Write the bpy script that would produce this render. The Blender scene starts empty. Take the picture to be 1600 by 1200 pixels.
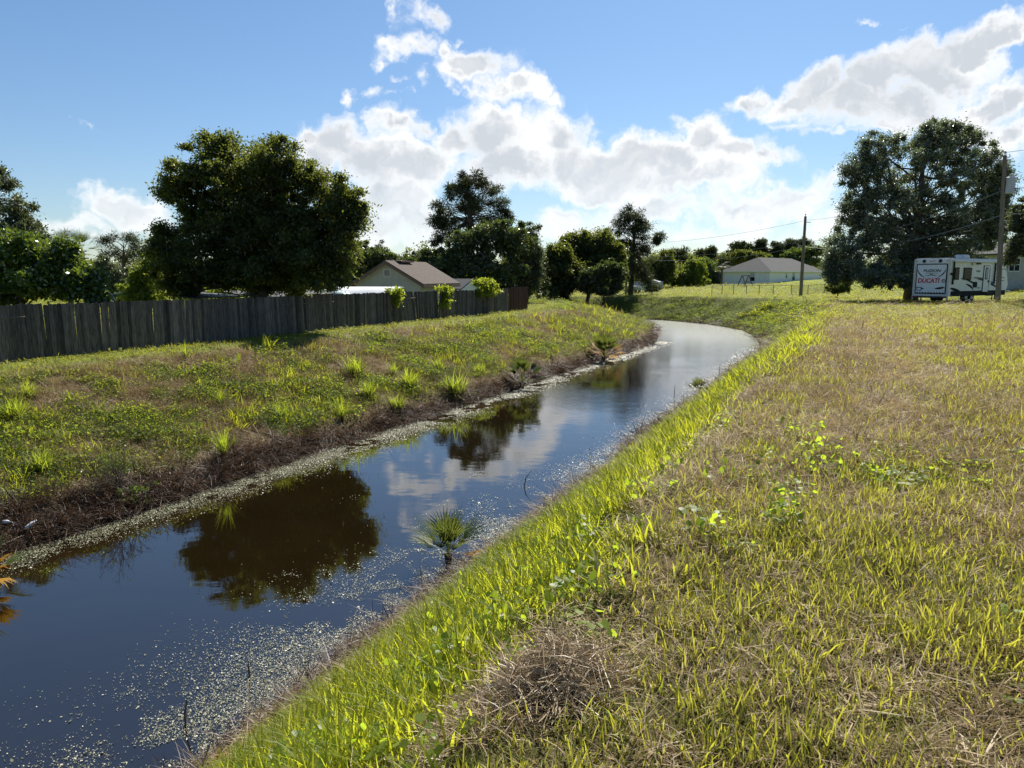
import bpy, bmesh, math, random
import numpy as np
from mathutils import Vector, Matrix, Euler
scene = bpy.context.scene
COL = scene.collection
RAD = math.radians
random.seed(7)
rng = np.random.default_rng(11)

# ------------------------------------------------------------------ camera
F = 1111.0                      # focal length in photo pixels (1600 wide)
PITCH = RAD(8.65)
EYE = 1.65
CP, SP = math.cos(PITCH), math.sin(PITCH)
cam_d = bpy.data.cameras.new('camera')
cam = bpy.data.objects.new('camera', cam_d)
COL.objects.link(cam)
cam_d.sensor_width = 36.0
cam_d.lens = 36.0 * F / 1600.0
cam_d.clip_start = 0.05
cam_d.clip_end = 9000
cam.location = (0, 0, EYE)
cam.rotation_euler = (RAD(90) - PITCH, 0, 0)
scene.camera = cam

def ray(px, py):
    a = (px - 800) / F
    b = -(py - 600) / F
    return (a, CP + b * SP, -SP + b * CP)
def zat(py, Y):                 # height seen at image row py at distance Y
    d = ray(800, py)
    return EYE + d[2] / d[1] * Y
def xat(px, Y, z):              # sideways position seen in column px at distance Y
    return (px - 800) / F * (Y * CP + (EYE - z) * SP)
def on_level(px, py, z):        # where the line of sight meets a level
    d = ray(px, py)
    k = (z - EYE) / d[2]
    return (d[0] * k, d[1] * k)

# ------------------------------------------------------------------ numeric noise
def _hash(i, j, s):
    n = (i * 374761393 + j * 668265263 + s * 974634721) & 0xffffffff
    n = ((n ^ (n >> 13)) * 1274126177) & 0xffffffff
    return ((n ^ (n >> 16)) & 0xffff) / 65535.0
def vnoise(x, y, s=0):
    x = np.asarray(x, float); y = np.asarray(y, float)
    i = np.floor(x).astype(np.int64); j = np.floor(y).astype(np.int64)
    u = x - i; v = y - j
    u = u * u * (3 - 2 * u); v = v * v * (3 - 2 * v)
    a = _hash(i, j, s); b = _hash(i + 1, j, s); c = _hash(i, j + 1, s); d = _hash(i + 1, j + 1, s)
    return (a * (1 - u) + b * u) * (1 - v) + (c * (1 - u) + d * u) * v
def fbm(x, y, s=0, o=4):
    t = 0; a = .5; n = 0
    for k in range(o):
        t = t + a * vnoise(x * 2 ** k, y * 2 ** k, s + 17 * k); n += a; a *= .55
    return t / n
def sstep(a, b, x):
    t = np.clip((x - a) / (b - a), 0, 1)
    return t * t * (3 - 2 * t)

# ------------------------------------------------------------------ terrain
WATER = -3.35
DX, DY = math.sin(RAD(26)), math.cos(RAD(26))      # direction of the canal
NX, NY = DY, -DX
def st(s, t): return (s * DX + t * NX, s * DY + t * NY)
_ctl = [st(-40, -10), st(-10, -10), st(18, -10), st(38, -10), st(50, -10), (15.6, 58.5), (17.0, 67.8), (14.2, 77.6), (6.2, 84.0), (-7, 88.0), (-36, 93), (-100, 106), (-220, 128)]
def _catmull(P, n=14):
    P = [np.array(p) for p in P]
    P = [2 * P[0] - P[1]] + P + [2 * P[-1] - P[-2]]
    out = []
    for k in range(1, len(P) - 2):
        a, b, c, d = P[k - 1], P[k], P[k + 1], P[k + 2]
        for q in range(n):
            t = q / n
            out.append(.5 * ((2 * b) + (c - a) * t + (2 * a - 5 * b + 4 * c - d) * t * t + (3 * b - a - 3 * c + d) * t ** 3))
    out.append(P[-2])
    return np.array(out)
CL = _catmull(_ctl)
def canal(x, y):
    """signed distance to the canal's middle (positive on the camera's side)"""
    x = np.asarray(x, float).ravel(); y = np.asarray(y, float).ravel()
    best = np.full(x.shape, 1e9); sign = np.ones(x.shape)
    for k in range(len(CL) - 1):
        ax, ay = CL[k]; bx, by = CL[k + 1]
        dx, dy = bx - ax, by - ay
        L2 = dx * dx + dy * dy
        t = np.clip(((x - ax) * dx + (y - ay) * dy) / L2, 0, 1)
        ex = x - (ax + t * dx); ey = y - (ay + t * dy)
        d2 = ex * ex + ey * ey
        m = d2 < best
        best[m] = d2[m]
        sign[m] = np.where((dx * ey - dy * ex)[m] > 0, -1.0, 1.0)
    return np.sqrt(best) * sign
def terrain(x, y, q=None):
    x = np.asarray(x, float).ravel(); y = np.asarray(y, float).ravel()
    if q is None: q = canal(x, y)
    wob = (fbm(x * .35, y * .35, 3) - .5)
    # outer levels
    near = -.35 * sstep(14, 42, y) - .28 * sstep(45, 80, y) + .72 * sstep(92, 128, y) * sstep(5, 40, x)
    near = near - .35 * sstep(40, 70, y) * (1 - sstep(14, 26, x))
    near = near + 1.35 * np.exp(-(((x - 36.0) / 5.6) ** 2 + ((y - 41) / 5.0) ** 2)) + .9 * sstep(36, 60, x) * sstep(40, 75, y)
    near = near + .06 * (fbm(x * .5, y * .5, 5) - .5) + .05 * (vnoise(x * 2.3, y * 2.3, 6) - .5)
    far = -.97 + .10 * (fbm(x * .4, y * .4, 9) - .5)
    qr = q + wob * .5
    # right bank
    a = np.clip((qr - 4.25) / 4.55, 0, 1)
    prof = np.where(a < .06, a / .06 * .06, .06 + .94 * ((np.maximum(a, .06) - .06) / .94) ** 1.06)
    right = WATER + (near - WATER) * prof
    right = np.where(a >= 1, near, right)
    right = right + .05 * (vnoise(x * 3, y * 3, 12) - .5) * (a < 1) * (a > .1)
    # left bank : a steep lip, then a long weedy slope
    ql = -q + wob * .7
    b = np.clip((ql - 3.6) / .75, 0, 1)
    c = np.clip((ql - 4.2) / 7.3, 0, 1)
    left = WATER + .5 * b + (far - WATER - .5) * (c * .75 + .25 * np.sin(c * math.pi / 2))
    left = left + .16 * (fbm(x * .9, y * .9, 14) - .5) * sstep(4, 5.5, ql) * (1 - sstep(10.4, 11.8, ql))
    z = np.where(q >= 0, right, left)
    dip = np.where(q >= 0, 4.25 - qr, 3.6 - ql)
    z = np.where(dip > 0, WATER - .9 * np.minimum(dip, 1.2), z)
    return z
def ground(x, y): return float(terrain([x], [y])[0])
def place(px, Y):               # ground point seen in column px at distance Y
    z = -.5
    for _ in range(4):
        x = xat(px, Y, z); z = ground(x, Y)
    return x, Y, z
def hit(px, py):                # first ground point along a line of sight
    d = ray(px, py)
    k = np.concatenate([np.linspace(1.5, 12, 900), np.linspace(12, 120, 2600)])
    x = d[0] * k; y = d[1] * k; z = EYE + d[2] * k
    g = np.maximum(terrain(x, y), WATER)
    w = np.nonzero(z <= g)[0]
    i = w[0] if len(w) else -1
    return float(x[i]), float(y[i]), float(g[i])

# ------------------------------------------------------------------ shader helpers
class NT:
    def __init__(s, nt): s.t = nt; s.n = nt.nodes; s.l = nt.links
    def new(s, kind, **kw):
        n = s.n.new(kind)
        for k, v in kw.items(): setattr(n, k, v)
        return n
    def put(s, sock, v):
        if isinstance(v, bpy.types.NodeSocket): s.l.new(v, sock)
        elif isinstance(v, (tuple, list)):
            sock.default_value = tuple(v) + ((1,) if len(v) == 3 and len(sock.default_value) == 4 else ())
        else: sock.default_value = v
    def m(s, op, a, b=0.0, c=0.0, clamp=False):
        n = s.new('ShaderNodeMath', operation=op); n.use_clamp = clamp
        s.put(n.inputs[0], a); s.put(n.inputs[1], b); s.put(n.inputs[2], c)
        return n.outputs[0]
    def ss(s, lo, hi, x):
        n = s.new('ShaderNodeMapRange', interpolation_type='SMOOTHSTEP')
        s.put(n.inputs['Value'], x); s.put(n.inputs['From Min'], lo); s.put(n.inputs['From Max'], hi)
        return n.outputs[0]
    def vm(s, op, a, b=None, c=None, out=0):
        n = s.new('ShaderNodeVectorMath', operation=op)
        s.put(n.inputs[0], a)
        if b is not None: s.put(n.inputs[1], b)
        if c is not None: s.put(n.inputs[2], c)
        return n.outputs[out]
    def mix(s, f, a, b, blend='MIX'):
        n = s.new('ShaderNodeMix', data_type='RGBA', blend_type=blend)
        s.put(n.inputs['Factor'], f); s.put(n.inputs[6], a); s.put(n.inputs[7], b)
        return n.outputs[2]
    def noise(s, vec, scale, detail=4, rough=.55, out='Fac', dist=0.0):
        n = s.new('ShaderNodeTexNoise')
        if vec is not None: s.put(n.inputs['Vector'], vec)
        n.inputs['Scale'].default_value = scale; n.inputs['Detail'].default_value = detail
        n.inputs['Roughness'].default_value = rough; n.inputs['Distortion'].default_value = dist
        return n.outputs[out]
    def noise2(s, vec, scale, detail=4, rough=.55, out='Color'):
        n = s.new('ShaderNodeTexNoise', noise_dimensions='2D')
        s.put(n.inputs['Vector'], vec)
        n.inputs['Scale'].default_value = scale; n.inputs['Detail'].default_value = detail; n.inputs['Roughness'].default_value = rough
        return n.outputs[out]
    def attr(s, name, kind='GEOMETRY', out='Fac'):
        n = s.new('ShaderNodeAttribute'); n.attribute_name = name; n.attribute_type = kind
        return n.outputs[out]
    def ramp(s, f, stops):
        n = s.new('ShaderNodeValToRGB'); r = n.color_ramp
        while len(r.elements) < len(stops): r.elements.new(.5)
        for e, (p, c) in zip(r.elements, stops): e.position = p; e.color = tuple(c) + (1,)
        s.put(n.inputs[0], f)
        return n.outputs[0]
def new_mat(name):
    m = bpy.data.materials.new(name); m.use_nodes = True
    t = NT(m.node_tree); t.n.clear()
    o = t.new('ShaderNodeOutputMaterial')
    return m, t, o
def pmat(name, col, rough=.7, var=.25, scale=3.0, bump=.0, metal=0.0, coat=0.0, stretch=None, tint=False, spec=.4):
    """a painted / wooden / metal surface with uneven colour and a little relief"""
    m, t, o = new_mat(name)
    tc = t.new('ShaderNodeTexCoord').outputs['Object']
    v = tc
    if stretch:
        v = t.vm('MULTIPLY', tc, stretch)
    n1 = t.noise(v, scale, 6, .65)
    dark = tuple(c * (1 - var) for c in col); lite = tuple(min(1, c * (1 + var)) for c in col)
    c = t.mix(t.ss(.3, .7, n1), dark, lite)
    if tint:
        k = t.attr('tint')
        c = t.mix(1.0, c, t.ramp(k, [(0, (.35, .35, .36)), (.5, (.9, .88, .85)), (1, (1.6, 1.5, 1.4))]), 'MULTIPLY')
    b = t.new('ShaderNodeBsdfPrincipled')
    t.put(b.inputs['Base Color'], c)
    b.inputs['Metallic'].default_value = metal
    b.inputs['Specular IOR Level'].default_value = spec
    b.inputs['Coat Weight'].default_value = coat
    t.put(b.inputs['Roughness'], t.m('MULTIPLY_ADD', n1, .25, rough - .12))
    if bump:
        bn = t.new('ShaderNodeBump'); bn.inputs['Strength'].default_value = bump; bn.inputs['Distance'].default_value = .02
        t.put(bn.inputs['Height'], t.noise(v, scale * 6, 4)); t.l.new(bn.outputs[0], b.inputs['Normal'])
    t.l.new(b.outputs[0], o.inputs['Surface'])
    return m
def leafmat(name, stops, trans, tfac=.38, gloss=.05, rough=.4, kind='GEOMETRY', grad=None):
    """leaf: diffuse + light let through from behind + a thin waxy sheen; colour varies leaf by leaf"""
    m, t, o = new_mat(name)
    k = t.attr('tint', kind)
    c = t.ramp(k, stops)
    tr = t.mix(.75, c, trans, 'MIX')
    tr = t.mix(t.m('MULTIPLY', k, .55), tr, tuple(min(1, x * 1.5) for x in trans))
    if grad:                                    # dry base of a blade, from the root up
        g = t.ss(.0, .55, t.attr('along'))
        c = t.mix(g, grad, c); tr = t.mix(g, tuple(x * 1.1 for x in grad), tr)
    d = t.new('ShaderNodeBsdfDiffuse'); t.put(d.inputs['Color'], c)
    x = t.new('ShaderNodeBsdfTranslucent'); t.put(x.inputs['Color'], tr)
    g = t.new('ShaderNodeBsdfGlossy'); g.inputs['Roughness'].default_value = rough
    g.inputs['Color'].default_value = (1, 1, 1, 1)
    a = t.new('ShaderNodeMixShader'); a.inputs[0].default_value = tfac
    t.l.new(d.outputs[0], a.inputs[1]); t.l.new(x.outputs[0], a.inputs[2])
    b = t.new('ShaderNodeMixShader'); b.inputs[0].default_value = gloss
    t.l.new(a.outputs[0], b.inputs[1]); t.l.new(g.outputs[0], b.inputs[2])
    t.l.new(b.outputs[0], o.inputs['Surface'])
    return m

# ------------------------------------------------------------------ mesh helpers
def np_mesh(name, V, faces, attrs=None, smooth=False):
    """faces: list of (n,k) index arrays"""
    me = bpy.data.meshes.new(name)
    V = np.asarray(V, np.float32)
    me.vertices.add(len(V)); me.vertices.foreach_set('co', V.ravel())
    fs = [np.asarray(f, np.int32) for f in faces if len(f)]
    li = np.concatenate([f.ravel() for f in fs]); tot = np.concatenate([np.full(len(f), f.shape[1], np.int32) for f in fs])
    me.loops.add(len(li)); me.loops.foreach_set('vertex_index', li)
    me.polygons.add(len(tot))
    me.polygons.foreach_set('loop_start', np.concatenate([[0], np.cumsum(tot)[:-1]]).astype(np.int32))
    me.polygons.foreach_set('loop_total', tot)
    if smooth: me.polygons.foreach_set('use_smooth', np.ones(len(tot), bool))
    for k, a in (attrs or {}).items():
        at = me.attributes.new(k, 'FLOAT', 'POINT'); at.data.foreach_set('value', np.asarray(a, np.float32))
    me.update(calc_edges=True)
    return me
def link(name, me, mat=None, parent=None, loc=None):
    o = bpy.data.objects.new(name, me)
    COL.objects.link(o)
    if mat is not None and not me.materials: me.materials.append(mat)
    if parent is not None: o.parent = parent
    if loc is not None: o.location = loc
    return o
def tag(o, label=None, cat=None, group=None, kind=None):
    for k, v in (('label', label), ('category', cat), ('group', group), ('kind', kind)):
        if v: o[k] = v
    return o
def thing(name, label, cat, loc=(0, 0, 0), rz=0.0, group=None):
    o = bpy.data.objects.new(name, None); COL.objects.link(o)
    o.location = loc; o.rotation_euler = (0, 0, rz); o.empty_display_size = .2
    return tag(o, label, cat, group)

class MB:
    """collects boxes, prisms and tubes into ONE mesh"""
    def __init__(s): s.v = []; s.f = []; s.t = []
    def add(s, vs, fs, tint=.5):
        b = len(s.v); s.v += [tuple(v) for v in vs]; s.f += [tuple(i + b for i in f) for f in fs]; s.t += [tint] * len(vs)
        return s
    def box(s, c, d, M=None, tint=.5):
        x, y, z = d[0] / 2, d[1] / 2, d[2] / 2
        vs = [Vector((i * x, j * y, k * z)) for k in (-1, 1) for j in (-1, 1) for i in (-1, 1)]
        if M is not None: vs = [M @ v for v in vs]
        vs = [v + Vector(c) for v in vs]
        return s.add(vs, [(0, 2, 3, 1), (4, 5, 7, 6), (0, 1, 5, 4), (2, 6, 7, 3), (0, 4, 6, 2), (1, 3, 7, 5)], tint)
    def prism(s, prof, a, b, axis='x', tint=.5):
        """closed outline prof (2D) swept from a to b along axis"""
        n = len(prof)
        def P(u, v, w): return {'x': (w, u, v), 'y': (u, w, v), 'z': (u, v, w)}[axis]
        vs = [P(u, v, a) for u, v in prof] + [P(u, v, b) for u, v in prof]
        fs = [tuple(range(n - 1, -1, -1)), tuple(range(n, 2 * n))] + [(i, (i + 1) % n, n + (i + 1) % n, n + i) for i in range(n)]
        return s.add(vs, fs, tint)
    def tube(s, path, rad, n=8, tint=.5, cap=True):
        path = [Vector(p) for p in path]
        if not isinstance(rad, (list, tuple)): rad = [rad] * len(path)
        vs = []; up = Vector((0.13, 0.21, 1)).normalized()
        for i, p in enumerate(path):
            d = (path[min(i + 1, len(path) - 1)] - path[max(i - 1, 0)]).normalized()
            ref = up if abs(d.dot(up)) < .95 else Vector((1, 0, 0))
            a = d.cross(ref).normalized(); b = d.cross(a)
            vs += [p + (a * math.cos(2 * math.pi * k / n) + b * math.sin(2 * math.pi * k / n)) * rad[i] for k in range(n)]
        fs = []
        for i in range(len(path) - 1):
            fs += [(i * n + k, i * n + (k + 1) % n, (i + 1) * n + (k + 1) % n, (i + 1) * n + k) for k in range(n)]
        if cap: fs += [tuple(range(n - 1, -1, -1)), tuple(range((len(path) - 1) * n, len(path) * n))]
        return s.add(vs, fs, tint)
    def build(s, name, mat, parent=None, loc=None, smooth=False, bevel=0.0):
        me = bpy.data.meshes.new(name)
        me.from_pydata(s.v, [], s.f)
        at = me.attributes.new('tint', 'FLOAT', 'POINT'); at.data.foreach_set('value', np.array(s.t, np.float32))
        bm = bmesh.new(); bm.from_mesh(me); bmesh.ops.recalc_face_normals(bm, faces=bm.faces)
        if bevel: bmesh.ops.bevel(bm, geom=bm.edges[:], offset=bevel, segments=2, affect='EDGES', clamp_overlap=True)
        bm.to_mesh(me); bm.free()
        if smooth:
            me.polygons.foreach_set('use_smooth', np.ones(len(me.polygons), bool))
        me.update()
        return link(name, me, mat, parent, loc)
def text_obj(body, size, mat, name, parent, loc, rot, bold=0.0, shear=0.0, width=None, depth=.004):
    cu = bpy.data.curves.new(name, 'FONT'); cu.body = body; cu.size = size; cu.offset = bold; cu.shear = shear
    cu.align_x = 'CENTER'; cu.align_y = 'CENTER'; cu.extrude = depth; cu.resolution_u = 3
    tmp = bpy.data.objects.new('lettering', cu)
    me = bpy.data.meshes.new_from_object(tmp)
    bpy.data.objects.remove(tmp); bpy.data.curves.remove(cu)
    me.name = name
    xs = [v.co.x for v in me.vertices]
    if width: 
        k = width / (max(xs) - min(xs))
        for v in me.vertices: v.co.x *= k
    me.materials.clear()
    o = link(name, me, mat, parent, loc); o.rotation_euler = rot
    return o
# ------------------------------------------------------------------ light, sky, clouds
SUN_AZ, SUN_EL = RAD(19), RAD(47)
S = Vector((math.sin(SUN_AZ) * math.cos(SUN_EL), math.cos(SUN_AZ) * math.cos(SUN_EL), math.sin(SUN_EL)))
sd = bpy.data.lights.new('sun', 'SUN'); sd.energy = 5.0; sd.angle = RAD(.53); sd.color = (1, .95, .86)
sun = bpy.data.objects.new('sun', sd); COL.objects.link(sun)
sun.rotation_euler = S.to_track_quat('Z', 'Y').to_euler()
sun.location = S * 300
CLOUDS = [  # photo column, row, half width, half height of each puff
 (655,22,45,26),(608,8,22,16),(640,62,45,26),(688,72,26,24),(715,52,10,14),(612,85,14,12),
 (745,95,72,38),(722,118,40,24),(795,135,50,34),(830,160,34,24),(748,150,26,14),(594,140,15,13),(625,146,13,8),(650,120,18,16),(553,158,18,14),
 (695,215,70,48),(760,215,80,58),(845,218,78,62),(872,250,90,60),(620,205,42,36),(800,262,120,46),
 (548,236,58,46),(500,232,34,26),(520,270,50,40),(590,265,80,56),(650,270,80,48),(610,320,110,46),(590,360,110,34),(660,345,60,40),(640,385,70,20),
 (925,258,60,44),(985,258,70,48),(950,290,90,36),(1040,262,90,44),(1105,232,72,56),(1070,212,34,28),(1150,255,90,34),(1215,262,62,24),(1085,290,150,30),
 (1000,330,160,28),(1150,330,130,30),(1230,318,100,26),(1290,300,40,26),(880,330,62,26),(860,372,80,16),(1120,365,200,20),(960,372,120,16),(1290,345,60,22),(900,350,90,26),
 (185,322,56,36),(215,345,60,40),(140,345,50,22),(90,342,50,26),(60,330,40,22),(120,372,90,16),(205,300,30,16),
 (148,190,36,8),
 (1200,166,38,28),(1222,182,30,16),(1270,165,60,28),(1310,142,70,48),(1390,118,80,62),(1355,160,100,52),(1460,80,80,52),(1520,58,70,44),(1570,52,52,40),(1500,105,110,54),(1430,160,130,54),(1560,150,70,44),(1600,140,70,44),(1510,190,130,40),(1590,200,90,40),(1380,195,70,24),(1290,205,34,10),(1330,215,40,10),
 (1357,20,14,9),(1395,34,13,8),(1362,82,22,9),(1375,25,8,6),
 (1720,120,110,70),(1830,180,140,60),(-120,330,120,40),(-260,300,120,50)]
def build_world():
    w = bpy.data.worlds.new("World"); scene.world = w; w.use_nodes = True
    t = NT(w.node_tree); t.n.clear()
    out = t.new('ShaderNodeOutputWorld')
    sky = t.new('ShaderNodeTexSky', sky_type='NISHITA')
    sky.sun_disc = False; sky.sun_elevation = SUN_EL; sky.sun_rotation = SUN_AZ
    sky.air_density = 1.0; sky.dust_density = .35; sky.ozone_density = 2.6; sky.altitude = 0
    gen = t.new('ShaderNodeTexCoord').outputs['Generated']
    sp = t.new('ShaderNodeSeparateXYZ'); t.put(sp.inputs[0], gen)
    az = t.m('ARCTAN2', sp.outputs[0], sp.outputs[1])
    el = t.m('ARCSINE', sp.outputs[2])
    cb = t.new('ShaderNodeCombineXYZ'); t.put(cb.inputs[0], az); t.put(cb.inputs[1], el)
    p0 = cb.outputs[0]
    w1 = t.noise2(p0, 7.0, 2, .5); w2 = t.noise2(p0, 36.0, 3, .6)
    p = t.vm('MULTIPLY_ADD', t.vm('SUBTRACT', w1, (.5, .5, .5)), (.11, .085, 0), p0)
    p = t.vm('MULTIPLY_ADD', t.vm('SUBTRACT', w2, (.5, .5, .5)), (.045, .035, 0), p)
    d = None
    for (cx, cy, rx, ry) in CLOUDS:
        v = Vector(ray(cx, cy)).normalized(); vx = Vector(ray(cx + 10, cy)).normalized(); vy = Vector(ray(cx, cy - 10)).normalized()
        a = math.atan2(v.x, v.y); e = math.asin(v.z)
        ra = abs(math.atan2(vx.x, vx.y) - a) / 10 * rx * 1.05; re = abs(math.asin(vy.z) - e) / 10 * ry * 1.05
        q = t.vm('MULTIPLY_ADD', p, (1 / ra, 1 / re, 0), (-a / ra, -e / re, 0))
        L = t.vm('LENGTH', q, out=1)
        sz = min(1.0, .10 + min(rx, ry) / 42)           # small puffs are thin
        L = t.m('MULTIPLY_ADD', L, sz, 1 - sz)
        d = L if d is None else t.m('SMOOTH_MIN', d, L, .12)
    body = t.m('SUBTRACT', 1.0, d)
    n1 = t.noise2(p, 13.0, 9, .62, 'Fac')
    n2 = t.noise2(t.vm('ADD', p, (.004, .024, 0)), 13.0, 4, .55, 'Fac')
    n3 = t.noise2(p0, 6.0, 3, .5, 'Fac')
    dens = t.m('MULTIPLY_ADD', t.m('SUBTRACT', n1, .5), 1.25, body)
    low = t.ss(.17, .05, el)                        # the lowest clouds are thin and streaky
    alpha = t.m('MULTIPLY', t.ss(-.03, .58, dens), t.m('MULTIPLY_ADD', low, -.18, 1.0))
    # thin edges glow in the light from behind, thick middles are grey
    core = t.ss(.22, .75, t.m('MULTIPLY_ADD', t.m('SUBTRACT', n3, .5), 1.1, body))
    shade = t.m('MULTIPLY_ADD', t.m('SUBTRACT', n1, n2), -1.15, t.m('MULTIPLY', core, t.m('MULTIPLY_ADD', low, -.5, .95)), clamp=True)
    shade = t.m('MULTIPLY', shade, t.ss(.15, .75, dens))
    cc = t.mix(shade, (1.12, 1.12, 1.12), (.66, .71, .77))
    skyc = t.mix(1.0, sky.outputs[0], t.mix(t.ss(.0, .45, el), (.76, .84, .93), (.70, .87, .98)), 'MULTIPLY')
    b1 = t.new('ShaderNodeBackground'); t.put(b1.inputs[0], skyc); b1.inputs[1].default_value = SKY
    b2 = t.new('ShaderNodeBackground'); t.put(b2.inputs[0], cc); b2.inputs[1].default_value = CLOUD
    mx = t.new('ShaderNodeMixShader'); t.put(mx.inputs[0], alpha)
    t.l.new(b1.outputs[0], mx.inputs[1]); t.l.new(b2.outputs[0], mx.inputs[2])
    t.l.new(mx.outputs[0], out.inputs['Surface'])
    w.cycles.sampling_method = 'MANUAL'; w.cycles.sample_map_resolution = 512
SKY, CLOUD = .066, .545
build_world()
scene.view_settings.view_transform = 'Standard'; scene.view_settings.look = 'None'
scene.view_settings.exposure = 0.86; scene.view_settings.gamma = 1.0
scene.view_settings.use_curve_mapping = False
scene.render.engine = 'CYCLES'
cy = scene.cycles
cy.max_bounces = 6; cy.diffuse_bounces = 3; cy.glossy_bounces = 3; cy.transmission_bounces = 4; cy.transparent_max_bounces = 8
cy.caustics_reflective = False; cy.caustics_refractive = False
cy.sample_clamp_indirect = 6.0
cy.use_denoising = True

# ------------------------------------------------------------------ ground
def build_ground():
    A = np.concatenate([np.arange(-180, -58, 3.0), np.arange(-58, 58, .17), np.arange(58, 180, 3.0)]) * math.pi / 180
    R = np.concatenate([np.geomspace(.35, 120, 430), np.geomspace(124, 6000, 36)])
    na, nr = len(A), len(R)
    rr, aa = np.meshgrid(R, A, indexing='ij')
    x = (rr * np.sin(aa)).ravel(); y = (rr * np.cos(aa)).ravel()
    q = canal(x, y); z = terrain(x, y, q)
    V = np.concatenate([np.stack([x, y, z], 1), [[0, 0, ground(0, 0)]]])
    i = np.arange(nr - 1)[:, None] * na; j = np.arange(na)[None, :]; j2 = (j + 1) % na
    quads = np.stack([i + j, i + j2, i + na + j2, i + na + j], -1).reshape(-1, 4)[:, ::-1]
    c = len(V) - 1
    fan = np.stack([np.full(na, c), np.arange(na), (np.arange(na) + 1) % na], 1)[:, ::-1]
    q1 = np.append(q, 10.); x1 = np.append(x, 0.); y1 = np.append(y, 0.)
    lawn = np.maximum(sstep(-12.6, -13.6, q1) if False else 1 - sstep(-12.0, -10.8, q1 + 1.2 * (fbm(x1 * .6, y1 * .6, 31) - .5)), 0)
    far_lawn = sstep(26, 46, y1) * sstep(8.2, 9.7, q1)
    track = np.exp(-((q1 - 11.5 - 1.5 * (fbm(x1 * .08, y1 * .08, 4) - .5)) / .9) ** 2) * sstep(8, 12, y1) * (1 - sstep(26, 34, y1))
    lawn = np.maximum(lawn, far_lawn)
    mud = (1 - sstep(4.0, 4.6, np.abs(q1)))
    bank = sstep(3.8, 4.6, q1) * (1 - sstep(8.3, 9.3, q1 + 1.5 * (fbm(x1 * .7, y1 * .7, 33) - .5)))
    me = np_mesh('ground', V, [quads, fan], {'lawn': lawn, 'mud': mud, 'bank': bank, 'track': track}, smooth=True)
    m, t, o = new_mat('earth_and_thatch')
    P = t.new('ShaderNodeNewGeometry').outputs['Position']
    n1 = t.noise(P, .55, 5, .6); n2 = t.noise(P, 6.0, 6, .7); n3 = t.noise(P, 45.0, 4, .7)
    sv = t.vm('MULTIPLY', P, (30, 90, 30)); straw = t.noise(sv, 1.0, 5, .7, dist=2.0)
    thatch = t.mix(t.ss(.42, .62, straw), (.060, .042, .024), (.300, .225, .125))
    thatch = t.mix(t.ss(.45, .7, n2), thatch, (.115, .100, .040))
    thatch = t.mix(t.m('MULTIPLY', t.ss(.55, .75, n1), .6), thatch, (.36, .30, .22))
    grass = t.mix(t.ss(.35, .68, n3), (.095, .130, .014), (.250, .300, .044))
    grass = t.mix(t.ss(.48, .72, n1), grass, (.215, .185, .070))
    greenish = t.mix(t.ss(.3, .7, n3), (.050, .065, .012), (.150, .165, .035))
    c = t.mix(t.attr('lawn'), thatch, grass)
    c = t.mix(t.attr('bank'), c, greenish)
    tk = t.m('MULTIPLY', t.attr('track'), t.ss(.46, .60, t.noise(P, 1.6, 6, .7)))
    c = t.mix(tk, c, (.50, .43, .34))
    c = t.mix(t.attr('mud'), c, t.mix(n2, (.016, .011, .007), (.060, .042, .026)))
    b = t.new('ShaderNodeBsdfPrincipled'); t.put(b.inputs['Base Color'], c); b.inputs['Roughness'].default_value = .95
    b.inputs['Specular IOR Level'].default_value = .1
    bn = t.new('ShaderNodeBump'); bn.inputs['Strength'].default_value = .9; bn.inputs['Distance'].default_value = .05
    t.put(bn.inputs['Height'], t.m('ADD', t.noise(P, 14, 5, .7), t.m('MULTIPLY', straw, .5))); t.l.new(bn.outputs[0], b.inputs['Normal'])
    t.l.new(b.outputs[0], o.inputs['Surface'])
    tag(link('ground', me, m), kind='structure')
build_ground()

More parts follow.
